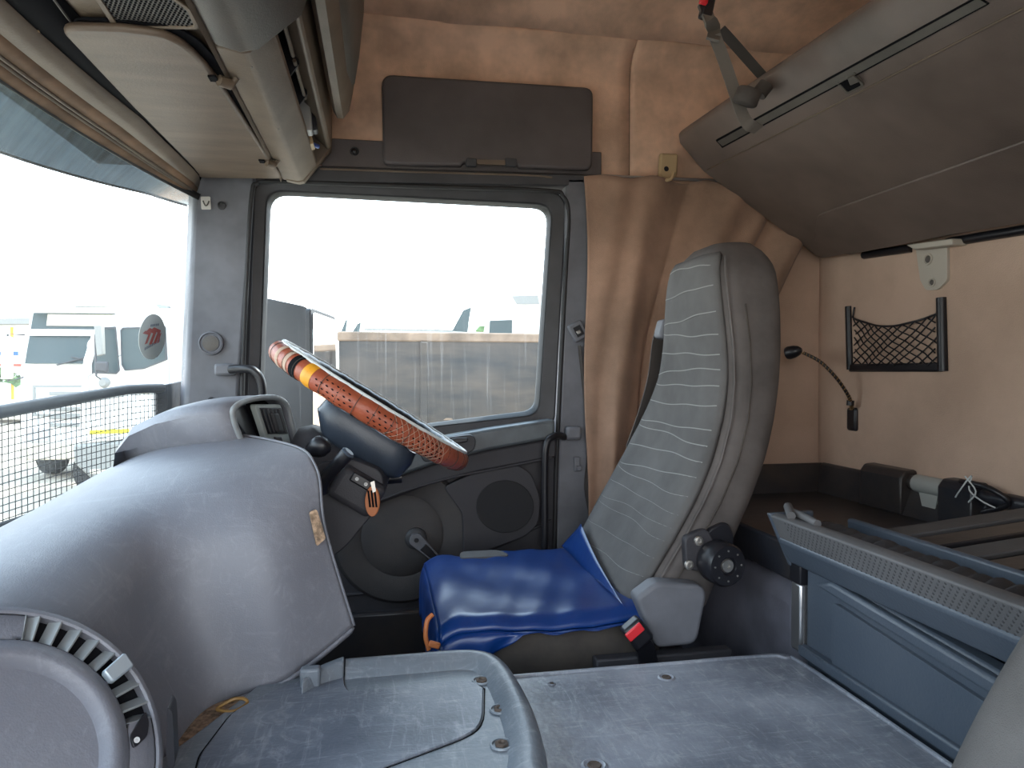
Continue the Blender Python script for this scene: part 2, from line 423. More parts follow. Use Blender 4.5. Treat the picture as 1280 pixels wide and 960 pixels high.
ceil = thing('ceiling', (0.5, 1.0, 2.0), 'brown fabric roof lining curving down to the driver side', 'ceiling', kind='structure')
rows = []
for y, z in ((-0.42, 2.0), (-0.3, 2.09), (0.0, 2.14), (0.6, 2.16), (1.2, 2.155), (1.7, 2.12), (1.9, 2.085), (1.99, 2.05), (2.03, 2.012)):
    rows.append([V((-0.66 + 2.14 * j / 40, y, z + 0.004 * sin(j * 0.7 + y * 3))) for j in range(41)])
build('roof_lining', grid(rows), 'fabric_brown', ceil, solid=0.02, solid_off=1, smooth=60)
# cross rail on the roof lining
a, b = W(795, 52, z=2.065), W(868, -12, z=2.125)
for k, off in enumerate((0.0, 0.012)):
    build('curtain_track', tube([a + V((0, -off, 0)), b + V((0, -off, 0))], 0.005, 6), 'aluminium', ceil)
build('padded_roll', tube(cr([W(772, 62, z=2.04), W(800, 25, z=2.10), W(835, -14, z=2.125)], 4), 0.018, 10), 'fabric_brown', ceil, smooth=60)

# passenger side wall: open doorway behind the camera
wr = thing('wall_right', (0.1, -0.4, 0.05), 'passenger side wall around the open doorway', 'wall', kind='structure')
def rect(x0, x1, z0, z1, y): return [V((x0, y, z0)), V((x1, y, z0)), V((x1, y, z1)), V((x0, y, z1))]
build('side_panel', ringp(rect(-0.75, 1.48, 0.0, 2.2, -0.40), rect(-0.52, 0.60, 0.1, 1.60, -0.40), (0, -0.05, 0)), 'fabric_brown', wr)
# front bulkhead under and above the windshield
wf = thing('wall_front', (-0.68, 0.9, 0.0), 'dark bulkhead below and above the windshield', 'wall', kind='structure')
build('lower_bulkhead', bx((-0.74, -0.40, 0.0), (-0.68, 2.2, 0.70)), 'black_matte', wf)
build('upper_bulkhead', bx((-0.80, -0.40, 1.60), (-0.68, 2.2, 2.2)), 'header_dark', wf)

# --- A pillar (trim_1)
A = thing('trim_1', (-0.42, 2.08, 0.6), 'grey plastic windshield pillar trim with tweeter and screws', 'pillar', kind='structure')
pts = rnd(P([(243, 205), (322, 205), (300, 480), (296, 640), (222, 640), (232, 480)], y=2.085), [0, 0, 0, 0, 0, .02])
build('pillar_cover', prism(pts, (-0.04, 0.10, 0)), 'pillar_plastic', A, bevel=0.012, seg=3)
pt = W(264, 429, y=2.08)
build('tweeter', lathe([(0.034, 0), (0.033, 0.008), (0.029, 0.010), (0.027, 0.006), (0.024, 0.006), (0.022, 0.009), (0.0, 0.010)], pt, (0, -1, 0), 28), 'pillar_plastic', A)
build('tweeter_mesh', lathe([(0.0215, 0.0095), (0.012, 0.0115), (0, 0.012)], pt, (0, -1, 0), 24), 'header_dark', A)
for (px, py, r) in ((277, 257, 0.008), (264, 500, 0.006)):
    p = W(px, py, y=2.083)
    build('screw_cap', lathe([(r * 1.5, 0), (r * 1.4, 0.004), (r, 0.005), (r * .9, 0.001), (0, 0.001)], p, (0, -1, 0), 16), 'frame_dark', A)
build('stuck_badge', prism(rnd(P([(251, 246), (263, 246), (264, 262), (252, 262)], y=2.083), .003), (0, -0.003, 0)), 'sticker', A)
bc = W(257.5, 251, y=2.079)
build('badge_mark', tube([bc + V((-0.008 + 0.016 * k / 8, 0, -0.014 * sin(pi * k / 8))) for k in range(9)], 0.002, 5), 'header_dark', A)
# pillar grab handle
p0, p1 = W(270, 461, y=2.07), W(293, 463, y=2.06)
build('handle_mount', join(box((p0 + p1) / 2, (0.055, 0.03, 0.034))), 'pillar_plastic', A, bevel=0.008)
build('grab_handle', tube(cr([W(288, 462, y=2.05), W(303, 461, y=2.03), (W(318, 464, y=2.02)), W(327, 480, y=2.02), W(329, 520, y=2.03), W(329, 600, y=2.05)], 6), 0.012, 10), 'black_plastic', A, smooth=60)

# --- B pillar (trim_2)
B = thing('trim_2', (0.58, 2.08, 0.3), 'grey plastic pillar trim behind the driver door with belt anchor', 'pillar', kind='structure')
pts = P([(708, 222), (746, 222), (744, 460), (738, 600), (738, 760), (692, 760), (700, 520), (707, 330)], y=2.07)
build('pillar_cover', prism(pts, (0, 0.10, 0)), 'pillar_plastic', B, bevel=0.008)
q = W(722, 414, y=2.06)
R = Matrix.Rotation(radians(-28), 3, 'Y')
build('belt_anchor', box(q, (0.048, 0.022, 0.058), R), 'pillar_plastic', B, bevel=0.006, label='square belt height adjuster')
build('anchor_slot', box(q + V((0, -0.011, 0)), (0.024, 0.004, 0.032), R), 'black_plastic', B)
build('anchor_button', box(q + V((0, -0.013, -0.004)), (0.014, 0.004, 0.012), R), 'steel', B, bevel=0.002)
bp_ = [(724, 432), (728, 470), (733, 520), (735, 570), (732, 610), (738, 650), (736, 690)]
build('seat_belt', ribbon(cr([W(a_, b_, y=2.058) for a_, b_ in bp_], 4), 0.003, 0.026, upv=(1, 0, 0)), 'strap', B)
q = W(716, 541, y=2.055)
build('rail_mount', box(q, (0.05, 0.04, 0.042)), 'pillar_plastic', B, bevel=0.010)
build('grab_rail', tube(cr([W(706, 546, y=2.05), W(694, 545, y=2.02), W(683, 556, y=2.01), W(681, 600, y=2.01), W(681, 680, y=2.01), W(679, 760, y=2.01)], 6), 0.011, 10), 'black_plastic', B, smooth=60)
q = W(721, 580, y=2.065)
build('door_switch', join(box(q, (0.018, 0.012, 0.045)), box(q + V((0.004, -0.008, -0.012)), (0.016, 0.014, 0.016))), 'pillar_plastic', B, bevel=0.003)

# --- driver's door (door_1)
D = thing('door_1', (0.1, 2.08, 0.3), 'driver door with large window, wind-up crank and speaker pod', 'door', kind='structure')
wo = rnd(P([(334, 238), (690, 256), (673, 518), (540, 533), (322, 566)], y=2.10), [.05, .05, .04, .02, .02], 6)
woo = rnd(P([(318, 226), (709, 240), (694, 528), (540, 547), (306, 590)], y=2.09), [.03, .06, .02, .02, .02], 6)
wii = rnd(P([(338, 242), (686, 260), (669, 513), (540, 529), (326, 560)], y=2.115), [.05, .05, .04, .02, .02], 6)
build('window_frame', join(ringp(woo, wo, (0, 0.03, 0))), 'frame_dark', D, bevel=0.006, seg=3, smooth=50)
build('window_seal', ringp([p + V((0, .0, 0)) for p in wo], wii, (0, 0.02, 0)), 'rubber', D, smooth=50)
build('window_pane', prism([p + V((0, 0.004, 0)) for p in rnd(P([(330, 234), (694, 252), (677, 522), (540, 537), (318, 572)], y=2.115), [.05, .05, .04, .02, .02], 6)], (0, 0.004, 0)), 'door_glass', D, label='dusty streaked side glass')
def seal(lst, y, r, m, nm='door_seal', par=D, k=6):
    return build(nm, tube(cr(P(lst, y=y), k), r, 8), m, par, smooth=60)
seal([(302, 640), (303, 480), (311, 300), (316, 238), (322, 230), (345, 227), (520, 233), (680, 238), (704, 246), (711, 270), (708, 330), (700, 480), (695, 600), (692, 760)], 2.075, 0.007, 'rubber')
seal([(400, 211), (520, 215), (655, 219), (690, 222)], 2.07, 0.003, 'header_plastic', 'rail_highlight')
# header rail above door
st('trim_3', prism(P([(330, 205), (752, 219), (752, 229), (712, 232), (330, 226)], y=2.07), (0, 0.08, 0)), 'frame_dark', 'dark rail trim running above the driver door window', bevel=0.004)
# sill and lower panel
sill = P([(300, 600), (420, 578), (545, 548), (612, 536), (694, 524), (694, 548), (610, 563), (545, 580), (470, 606), (300, 650)], y=2.03)
build('sill', prism(sill, (0, 0.09, 0)), 'door_sill', D, bevel=0.010, seg=3)
arm = P([(300, 640), (470, 604), (545, 578), (610, 562), (696, 547), (696, 572), (600, 590), (545, 603), (470, 632), (300, 690)], y=2.045)
build('upper_band', prism(arm, (0, 0.08, 0)), 'door_plastic', D, bevel=0.008)
low = P([(250, 660), (470, 625), (545, 600), (697, 568), (693, 860), (250, 900)], y=2.085)
build('door_panel', prism(low, (0, 0.05, 0)), 'door_plastic', D, bevel=0.004)
# body aperture behind the door edges
build('door_aperture', ringp(rnd(P([(262, 196), (765, 196), (765, 900), (500, 905), (240, 905)], y=2.19), [.02] * 5, 6), rnd(P([(326, 231), (700, 247), (684, 523), (540, 540), (313, 580)], y=2.19), [.05, .05, .04, .02, .02], 6), (0, 0.02, 0)), 'rubber', D)
# crank disc
cc = W(503, 668, y=2.085)
build('disc', lathe([(0.205, 0.0), (0.200, 0.014), (0.192, 0.020), (0.125, 0.022), (0.120, 0.019), (0.112, 0.023), (0.075, 0.026), (0, 0.028)], cc, (0, -1, 0), 64), 'door_disc', D, label='large round raised panel behind the crank')
ch = W(520, 673, y=2.055)
build('crank_base', lathe([(0.032, -0.01), (0.032, 0.006), (0.027, 0.012), (0.02, 0.014), (0, 0.014)], ch, (0, -1, 0), 28), 'frame_dark', D)
e = W(546, 699, y=2.035)
dr = (e - ch); dr.y = 0; sd_ = V((-dr.z, 0, dr.x)).normalized()
cro = [ch + sd_ * 0.021 - dr * 0.12, ch + dr + sd_ * 0.012, ch + dr * 1.08, ch + dr - sd_ * 0.012, ch - sd_ * 0.021 - dr * 0.12, ch - dr * 0.28]
build('crank', prism(rnd([p + V((0, -0.014, 0)) for p in cro], 0.008, 3), (0, -0.012, 0)), 'pillar_plastic', D, bevel=0.003, label='grey window crank lever')
crank = [o for o in D.children if o.name.startswith('crank') and 'base' not in o.name][0]
build('crank_grip', prism(rnd([ch + dr * 0.30 + sd_ * 0.012 + V((0, -0.026, 0)), ch + dr * 0.98 + sd_ * 0.008 + V((0, -0.026, 0)), ch + dr * 0.98 - sd_ * 0.008 + V((0, -0.026, 0)), ch + dr * 0.30 - sd_ * 0.012 + V((0, -0.026, 0))], 0.005, 3), (0, -0.005, 0)), 'black_plastic', crank, bevel=0.002)
build('crank_bolt', lathe([(0.007, 0.026), (0.006, 0.029), (0, 0.029)], ch, (0, -1, 0), 12), 'black_plastic', crank)
# speaker pod
pod = rnd(P([(553, 607), (590, 590), (645, 579), (662, 590), (674, 622), (671, 652), (655, 668), (590, 692), (578, 690), (577, 640)], y=2.075), .02, 3)
build('speaker_pod', prism(pod, (0, -0.028, 0)), 'door_plastic', D, bevel=0.010, seg=3)
gp = [W(631 + 36 * cos(t) * 1.0, 633 + 33 * sin(t), y=2.044) for t in [2 * pi * k / 28 for k in range(28)]]
build('speaker_grille', prism(gp, (0, -0.004, 0)), 'speaker_cloth', D, bevel=0.002, label='oval black speaker mesh')
build('pull_cup', prism(rnd(P([(520, 560), (545, 548), (588, 542), (594, 548), (592, 561), (575, 570), (560, 570), (530, 577)], y=2.03), .012, 4), (0, -0.025, 0)), 'frame_dark', D, bevel=0.008, seg=3, label='dark door opener cup')
build('pull_lever', prism(rnd(P([(537, 556), (570, 547), (585, 547), (584, 552), (560, 556), (540, 562)], y=2.004), .005, 3), (0, -0.01, 0)), 'black_plastic', D, bevel=0.003)
seal([(390, 748), (430, 744), (490, 738), (545, 728)], 2.083, 0.005, 'door_plastic', 'pocket_edge')
seal([(390, 772), (440, 768), (500, 763), (560, 760)], 2.080, 0.007, 'door_plastic', 'pocket_edge')
seal([(588, 694), (620, 684), (660, 664), (690, 650)], 2.083, 0.005, 'door_plastic', 'swage_line')
seal([(440, 640), (500, 616), (560, 598), (620, 586), (690, 572)], 2.046, 0.004, 'door_plastic', 'swage_line')
build('lower_pocket', prism(P([(380, 772), (560, 760), (560, 900), (380, 900)], y=2.06), (0, 0.03, 0)), 'bunk_dark', D, bevel=0.01)

st('trim_6', bx((-0.75, 2.13, 0.0), (-0.36, 2.2, 0.70)), 'black_matte', 'dark lower side wall ahead of the driver door', 'wall')
# --- windshield (window_1)
WS = thing('window_1', (-0.6, 1.0, 0.7), 'large dusty windshield glass left of the driver pillar', 'window', kind='structure')
ys = [-0.38 + 2.50 * j / 40 for j in range(41)]
build('glass_pane', grid([[V((xw(y) + dx, y, z)) for y in ys] for z, dx in ((0.68, -0.10), (1.0, -0.055), (1.35, -0.012), (1.56, 0.012))]), 'windshield_glass', WS, solid=0.005, smooth=60, label='dusty laminated windshield')
build('black_edge', grid([[V((xw(y) + dx, y, z)) for y in ys] for z, dx in ((1.50, 0.010), (1.49, 0.006), (1.483, 0.004))]), 'rubber', WS, solid=0.006)

# --- header underside (trim_4) following the windshield curve
H = thing('trim_4', (-0.5, 1.0, 1.5), 'curved beige strip trim along the top of the windshield', 'trim', kind='structure')
def strip(nm, a0, z0, a1, z1, m, th=0.006, tend=1.0):
    yy = [-0.35 + 2.42 * j / 40 for j in range(41)]
    f = lambda y: max(0.0, min(1.0, (2.08 - y) / 0.5)) ** 0.5 if tend else 1
    return build(nm, grid([[V((xw(y) + a0 * f(y) + .004, y, z0)) for y in yy], [V((xw(y) + (a0 + a1) / 2 * f(y) + .004, y, (z0 + z1) / 2)) for y in yy], [V((xw(y) + a1 * f(y) + .004, y, z1)) for y in yy]]), m, H, solid=th, solid_off=0, smooth=60)
strip('brown_strip', 0.0, 1.486, 0.030, 1.497, 'header_brown')
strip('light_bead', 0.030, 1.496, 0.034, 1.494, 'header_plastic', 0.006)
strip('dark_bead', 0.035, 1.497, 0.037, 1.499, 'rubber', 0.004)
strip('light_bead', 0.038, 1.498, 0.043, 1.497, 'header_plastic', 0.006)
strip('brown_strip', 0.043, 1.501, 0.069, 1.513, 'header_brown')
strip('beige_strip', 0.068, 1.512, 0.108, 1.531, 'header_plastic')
strip('shade_channel', 0.106, 1.532, 0.17, 1.556, 'black_matte')  # black colour stands in for the shade in the groove beside the hatch lid
for (px, py) in ((78, 116), (176, 188)):
    p = W(px, py, z=1.512); build('screw', lathe([(0.012, 0), (0.010, 0.006), (0.006, 0.007), (0.004, 0.003), (0, 0.003)], p, (0, 0, -1), 14), 'header_dark', H)
build('end_slot', prism(rnd(P([(192, 197), (203, 200), (225, 210), (222, 213), (200, 208)], z=1.522), .004, 2), (0, 0, 0.004)), 'black_matte', H)

# ================================================================== OVERHEAD CONSOLE
OC = thing('overhead_console', (-0.35, 0.9, 1.53), 'beige-grey overhead console above the windshield with open pen slot', 'console')
def xz(poly, y0, y1): return prism([V((x, y0, z)) for x, z in poly], (0, y1 - y0, 0))
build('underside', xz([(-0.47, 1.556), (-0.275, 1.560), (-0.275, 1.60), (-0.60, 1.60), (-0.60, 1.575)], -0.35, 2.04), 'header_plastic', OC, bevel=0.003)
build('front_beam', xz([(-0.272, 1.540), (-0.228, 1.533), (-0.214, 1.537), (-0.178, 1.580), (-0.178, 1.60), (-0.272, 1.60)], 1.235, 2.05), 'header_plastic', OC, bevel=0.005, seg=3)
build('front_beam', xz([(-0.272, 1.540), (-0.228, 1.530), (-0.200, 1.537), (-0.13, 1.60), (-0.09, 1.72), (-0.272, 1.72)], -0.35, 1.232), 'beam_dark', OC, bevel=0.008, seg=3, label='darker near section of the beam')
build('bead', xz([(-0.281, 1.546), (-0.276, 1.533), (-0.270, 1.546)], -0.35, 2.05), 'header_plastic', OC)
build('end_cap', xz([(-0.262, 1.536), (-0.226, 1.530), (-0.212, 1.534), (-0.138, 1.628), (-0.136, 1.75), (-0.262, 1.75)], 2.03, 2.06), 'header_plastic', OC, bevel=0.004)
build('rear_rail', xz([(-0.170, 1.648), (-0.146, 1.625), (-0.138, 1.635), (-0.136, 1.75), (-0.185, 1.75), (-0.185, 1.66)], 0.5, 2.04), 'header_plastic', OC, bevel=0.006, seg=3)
build('slot_floor', xz([(-0.262, 1.60), (-0.262, 1.61), (-0.17, 1.76), (-0.16, 1.75)], 1.0, 2.04), 'black_matte', OC)
for y in (1.30, 1.50, 1.66):
    build('divider', xz([(-0.205, 1.575), (-0.165, 1.635), (-0.17, 1.70), (-0.24, 1.62)], y, y + 0.006), 'black_plastic', OC)
for yy in (1.26, 1.48):
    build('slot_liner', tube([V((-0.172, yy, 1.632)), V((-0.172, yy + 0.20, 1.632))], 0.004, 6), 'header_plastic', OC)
# hatch lid on the underside
lid = rnd(P([(72, 36), (150, 38), (218, 46), (262, 86), (353, 224), (250, 223)], z=1.532), [.03, .0, .06, .08, .02, .02], 6)
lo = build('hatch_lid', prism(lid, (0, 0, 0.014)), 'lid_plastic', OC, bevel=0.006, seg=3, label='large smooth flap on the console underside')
for (px, py) in ((280, 104), (337, 205)):
    p = W(px, py, z=1.528)
    build('hinge', join(tube([p + V((-0.006, -0.012, 0)), p + V((0.012, 0.004, 0))], 0.010, 10), tube([p + V((0.012, 0.004, 0)), p + V((0.022, 0.0, 0.012))], 0.006, 8)), 'header_plastic', lo, smooth=50)
    build('hinge_notch', box(p + V((-0.016, -0.012, 0.0025)), (0.014, 0.022, 0.004)), 'black_matte', lo)
build('hatch_gap', prism([p + V((0.016, -0.005, 0.014)) for p in lid], (0, 0, 0.004)), 'black_matte', OC)
# near panels and speaker grille
gr = rnd(P([(113, -12), (208, -12), (240, 10), (250, 34), (143, 33)], z=1.548), .012, 3)
build('grille_frame', ringp(gr, [W(0, 0, z=1.548) * 0 + (p - sum(gr, V((0, 0, 0))) / len(gr)) * 0.88 + sum(gr, V((0, 0, 0))) / len(gr) for p in gr], (0, 0, -0.004)), 'header_plastic', OC, bevel=0.001)
gc = sum(gr, V((0, 0, 0))) / len(gr); gi = [(p - gc) * 0.88 + gc for p in gr]
build('speaker_mesh', prism([p + V((0, 0, -0.001)) for p in gi], (0, 0, 0.003)), 'header_dark', OC)
def inside(p, poly):
    c = False
    for i in range(len(poly)):
        a_, b_ = poly[i], poly[i - 1]
        if (a_.y > p.y) != (b_.y > p.y) and p.x < (b_.x - a_.x) * (p.y - a_.y) / (b_.y - a_.y) + a_.x: c = not c
    return c
dots = []
gy0, gy1 = min(p.y for p in gi), max(p.y for p in gi); gx0, gx1 = min(p.x for p in gi), max(p.x for p in gi)
ny = int((gy1 - gy0) / 0.0065); nx = int((gx1 - gx0) / 0.0065)
for i in range(ny):
    for j in range(nx):
        p = V((gx0 + (j + 0.5 * (i % 2)) * 0.0065, gy0 + i * 0.0065, 1.5465))
        if inside(p, gi): dots.append(box(p, (0.003, 0.003, 0.0015)))
build('mesh_holes', join(*dots), 'black_matte', OC, smooth=0, kind='stuff')
build('panel_groove', tube(P([(-20, -45), (62, -8), (88, 27)], z=1.548), 0.002, 5), 'header_dark', OC)
build('panel_groove', tube(P([(88, 27), (-40, 22)], z=1.548), 0.0015, 5), 'header_dark', OC)
build('clip', prism(rnd(P([(2, 27), (10, 31), (48, 29), (56, 42), (40, 41), (14, 40)], z=1.54), .004, 2), (0, 0, -0.012)), 'beige_plastic', OC, bevel=0.003)
for (px, py) in ((300, 55), (312, 82), (346, 160)):
    p = W(px, py, z=1.537); build('screw_cap', lathe([(0.006, 0), (0.005, 0.003), (0.002, 0.001), (0, .001)], p, (0, 0, -1), 10), 'header_dark', OC)
# things in the pen slot
p = W(382, 145, y=1.80)
o = build('charger_block', box(p, (0.028, 0.05, 0.085), Matrix.Rotation(radians(-4), 3, 'Y')), 'clear_box', bevel=0.004); tag(o, 'small pale plastic box standing in the overhead console slot', 'box')
p = W(391, 147, y=1.83)
o = build('lighter_case', box(p, (0.016, 0.04, 0.075), Matrix.Rotation(radians(-8), 3, 'Y')), 'black_plastic', bevel=0.005); tag(o, 'narrow black case beside the pale box in the console slot', 'case')
o = build('folded_paper', box(W(387, 172, y=1.88), (0.012, 0.05, 0.05), Matrix.Rotation(radians(-15), 3, 'Y')), 'beige_plastic', bevel=0.002); tag(o, 'folded yellowish paper tucked at the end of the console slot', 'paper')
o = build('pen', tube([W(374, 176, y=1.86), W(398, 183, y=1.90)], 0.006, 8), 'pen_blue', smooth=50); tag(o, 'blue and white pen sticking out of the console slot', 'pen')

# upper rounded locker behind the console
UL = thing('overhead_locker', (-0.1, 1.0, 1.67), 'rounded grey-beige overhead locker with latch behind the console', 'locker')
prof = [(-0.128, 1.72), (-0.126, 1.685), (-0.115, 1.668), (-0.098, 1.668), (-0.082, 1.69), (-0.072, 1.74), (-0.055, 1.84), (-0.045, 1.95), (-0.045, 2.08), (-0.128, 2.08)]
rg = []
for y, s in ((0.1, 1), (1.0, 1), (1.6, 1), (1.85, 0.97), (1.93, 0.85), (1.965, 0.6), (1.975, 0.3)):
    rg.append([V((-0.10 + (x + 0.10) * (0.55 + 0.45 * s), y, 2.08 + (z - 2.08) * (0.82 + 0.18 * s))) for x, z in prof])
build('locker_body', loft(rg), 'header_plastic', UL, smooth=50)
door = []
for y, s in ((0.3, 1), (1.0, 1), (1.7, 1), (1.86, 0.93), (1.94, 0.7), (1.96, .45)):
    door.append([V((-0.062 + dx, y, z0 + (2.1 - z0) * (1 - s))) for dx, z0 in ((-0.028, 1.70), (-0.004, 1.72), (0.008, 1.80), (0.018, 1.92), (0.02, 2.06), (-0.03, 2.07))])
build('locker_door', loft(door), 'header_dark', UL, smooth=50)
q = W(441, 22, y=1.72)
ltc = build('latch', box(q, (0.008, 0.03, 0.045), Matrix.Rotation(radians(-8), 3, 'Y')), 'black_plastic', UL, bevel=0.004)
build('latch_pin', box(q + V((0.006, -0.016, 0.010)), (0.006, 0.005, 0.018)), 'aluminium', ltc)
build('latch_pin', box(q + V((0.005, 0.014, -0.012)), (0.006, 0.004, 0.016)), 'aluminium', ltc)

# ================================================================== SIDE CABINET above the window
SC = thing('wall_cabinet', (0.2, 2.05, 1.62), 'dark grey rounded side cabinet above the driver window', 'cabinet')
build('backing', prism(P([(402, 172), (478, 176), (520, 178), (752, 190), (752, 219), (402, 208)], y=2.085), (0, 0.02, 0)), 'cabinet_plastic', SC, bevel=0.003)
lidp = rnd(P([(477, 92), (742, 109), (741, 212), (650, 209), (642, 203), (580, 203), (576, 207), (479, 205)], y=2.06), [.035, .03, .025, .004, .004, .004, .004, .02], 5)
lc = build('cabinet_lid', prism(lidp, (0, 0.028, 0)), 'cabinet_plastic', SC, bevel=0.008, seg=3, smooth=50)
ho = [W(x_, y_, y=2.088) for x_, y_ in ((480, 96), (738, 112), (737, 209), (482, 203))]
build('lid_shadow_gap', prism(rnd(ho, .03), (0, 0.004, 0)), 'black_matte', SC)
build('latch_bar', prism(P([(596, 199), (632, 200), (632, 206), (596, 205)], y=2.056), (0, 0.01, 0)), 'header_plastic', lc, bevel=0.001)
for a_, b_ in ((583, 596), (632, 646)):
    build('latch_clip', prism(rnd(P([(a_, 197), (b_, 198), (b_, 208), (a_, 207)], y=2.050), .003, 2), (0, 0.014, 0)), 'frame_dark', lc, bevel=0.002)
q = W(443, 189, y=2.084)
build('screw_hole', lathe([(0.013, 0), (0.012, 0.003), (0.008, 0.003), (0.007, -0.0), (0.004, 0.002), (0, 0.002)], q, (0, -1, 0), 18), 'black_plastic', SC)

# rail and coat hook
o = st('trim_5', tube([W(752, 220, y=2.08), W(900, 226, y=2.08)], 0.005, 8), 'aluminium', 'thin pale curtain rail on the side wall above the curtain', smooth=50)
CH = thing('coat_hook', W(831, 222, y=2.08), 'beige plastic coat hook on the curtain rail beside the overhead bunk', 'hook')
hp = rnd(P([(823, 193), (845, 194), (844, 222), (836, 226), (821, 224)], y=2.075), .008, 4)
build('hook_body', prism(hp, (0, -0.018, 0)), 'beige_plastic', CH, bevel=0.006, seg=3)
q = W(833, 211, y=2.057)
build('hook_hole', lathe([(0.008, 0), (0.0075, 0.001), (0, 0.001)], q, (0, -1, 0), 14), 'black_plastic', CH)
build('hook_lip', tube(cr([W(825, 219, y=2.05), W(829, 225, y=2.035), W(838, 224, y=2.03), W(842, 216, y=2.035)], 4), 0.006, 8), 'beige_plastic', CH, smooth=60)

# ================================================================== CURTAIN
def curtain():
    rows = []; NV, NU = 60, 110
    for i in range(NV + 1):
        v = i / NV; zf_ = lambda x: 1.595 - v * (0.885 + 0.30 * max(0, min(1, (0.80 - x) / 0.06)))
        xl = 0.607 + 0.008 * sin(v * 9); xr = 1.43 - 0.40 * v ** 0.8; r = []
        for j in range(NU + 1):
            u = j / NU; x = xl + (xr - xl) * u
            ph = u * 15 + 2.2 * v - 1.2 * v * v
            f = 0.030 * (1 - 2 * abs(sin(ph / 2)) ** 0.8) + 0.014 * sin(2.3 * ph + 1.3 + 3 * v) + 0.008 * sin(5.1 * u * 6 + 6 * v)
            f += 0.012 * sin(9 * v + 4 * u) * (0.3 + v) * math.exp(-((u - .35) / .3) ** 2)
            am = (0.55 + 0.55 * v) * (0.25 + 0.75 * min(1, u * 6))
            r.append(V((x + 0.006 * sin(ph * 1.3), 2.042 + f * am * 1.25, zf_(x) + 0.006 * sin(u * 30) * (1 - v))))
        rows.append(r)
    return grid(rows)
o = build('curtain', curtain(), 'curtain_fabric', solid=0.002, smooth=80)
tag(o, 'brown fabric curtain hanging in folds behind the driver seat', 'curtain')

# ================================================================== OVERHEAD BUNK
OB = thing('overhead_bunk', (1.1, 1.1, 1.4), 'grey folded overhead bunk with strap across the rear wall', 'bunk')
far = P([(848, 192), (877, 221), (1012, 322), (1032, 326)], y=2.03)
fx = [p.x for p in far]; fz = [p.z for p in far]
def bprof(y, dz=0.0):
    t = (2.03 - y)
    s = 1 - 0.0 * t
    pts = [(0.900, 1.735), (0.905, 1.705), (0.985, 1.622), (1.375, 1.372), (1.40, 1.365), (1.43, 1.40), (1.43, 1.52), (1.03, 1.775), (0.94, 1.765)]
    k = 0.05 * t
    return [V((x, y, z - k)) for x, z in pts]
build('bunk_shell', loft([bprof(2.03), bprof(1.6), bprof(1.1), bprof(0.6), bprof(-0.3)]), 'locker_plastic', OB, bevel=0.010, seg=3)
def onface(px, py, lift=0.0):
    # intersect the pixel ray with the sloping underside plane
    a_, b_, c_ = bprof(2.03)[2], bprof(2.03)[3], bprof(0.6)[2]
    n_ = (b_ - a_).cross(c_ - a_).normalized()
    if n_.z > 0: n_ = -n_
    r = W(px, py, d=1.0) - CAM; t = (a_ + n_ * lift - CAM).dot(n_) / r.dot(n_); return CAM + r * t
def onband(px, py, lift=0.0):
    a_, b_, c_ = bprof(2.03)[1], bprof(2.03)[2], bprof(0.6)[1]
    n_ = (b_ - a_).cross(c_ - a_).normalized()
    if n_.z > 0: n_ = -n_
    r = W(px, py, d=1.0) - CAM; t = (a_ + n_ * lift - CAM).dot(n_) / r.dot(n_); return CAM + r * t
NF = (bprof(2.03)[3] - bprof(2.03)[2]).cross(bprof(0.6)[2] - bprof(2.03)[2]).normalized(); NF = NF if NF.z < 0 else -NF
NB = (bprof(2.03)[2] - bprof(2.03)[1]).cross(bprof(0.6)[1] - bprof(2.03)[1]).normalized(); NB = NB if NB.z < 0 else -NB
pl = rnd([onface(*q) for q in ((1022, 268), (1290, 172), (1290, 276), (1200, 290), (1060, 318), (1018, 300))], .02, 4)
build('recess_panel', prism([p - NF * 0.002 for p in pl], NF * 0.006), 'locker_plastic', OB, bevel=0.003)
build('seam_bead', tube([bprof(2.0)[2] + NF * .001, bprof(0.2)[2] + NF * .001], 0.0022, 6), 'header_plastic', OB)
trk = [onband(*q) for q in ((897, 176), (1224, -4), (1236, 3), (904, 182))]
build('strap_track', prism(trk, NB * 0.003), 'header_dark', OB, label='dark inset strap track')
tr2 = [onband(*q) for q in ((896, 174), (1223, -6), (1237, 4), (904, 184))]
build('track_edge', ringp(tr2, trk, NB * 0.004), 'black_matte', OB)
lat = rnd([onband(*q) for q in ((1044, 100), (1070, 88), (1082, 106), (1060, 117))], .006, 3)
lt = build('bunk_latch', ringp(lat, [(p - sum(lat, V()) / len(lat)) * 0.8 + sum(lat, V()) / len(lat) for p in lat], NB * 0.004), 'header_dark', OB)
build('latch_cup', prism([(p - sum(lat, V()) / len(lat)) * 0.82 + sum(lat, V()) / len(lat) for p in lat], NB * 0.002), 'black_matte', OB)
build('latch_tongue', prism([onband(*q, lift=0.008) for q in ((1060, 96), (1068, 93), (1076, 101), (1064, 106))], NB * 0.004), 'header_dark', OB, bevel=0.002)
# black hinge bars under the bunk
build('hinge_bar', tube([W(1080, 319, x=1.43), W(1140, 310, x=1.43)], 0.012, 8), 'black_plastic', OB, smooth=50)
build('hinge_bar', tube([W(1185, 303, x=1.43), W(1300, 284, x=1.43)], 0.012, 8), 'black_plastic', OB, smooth=50)
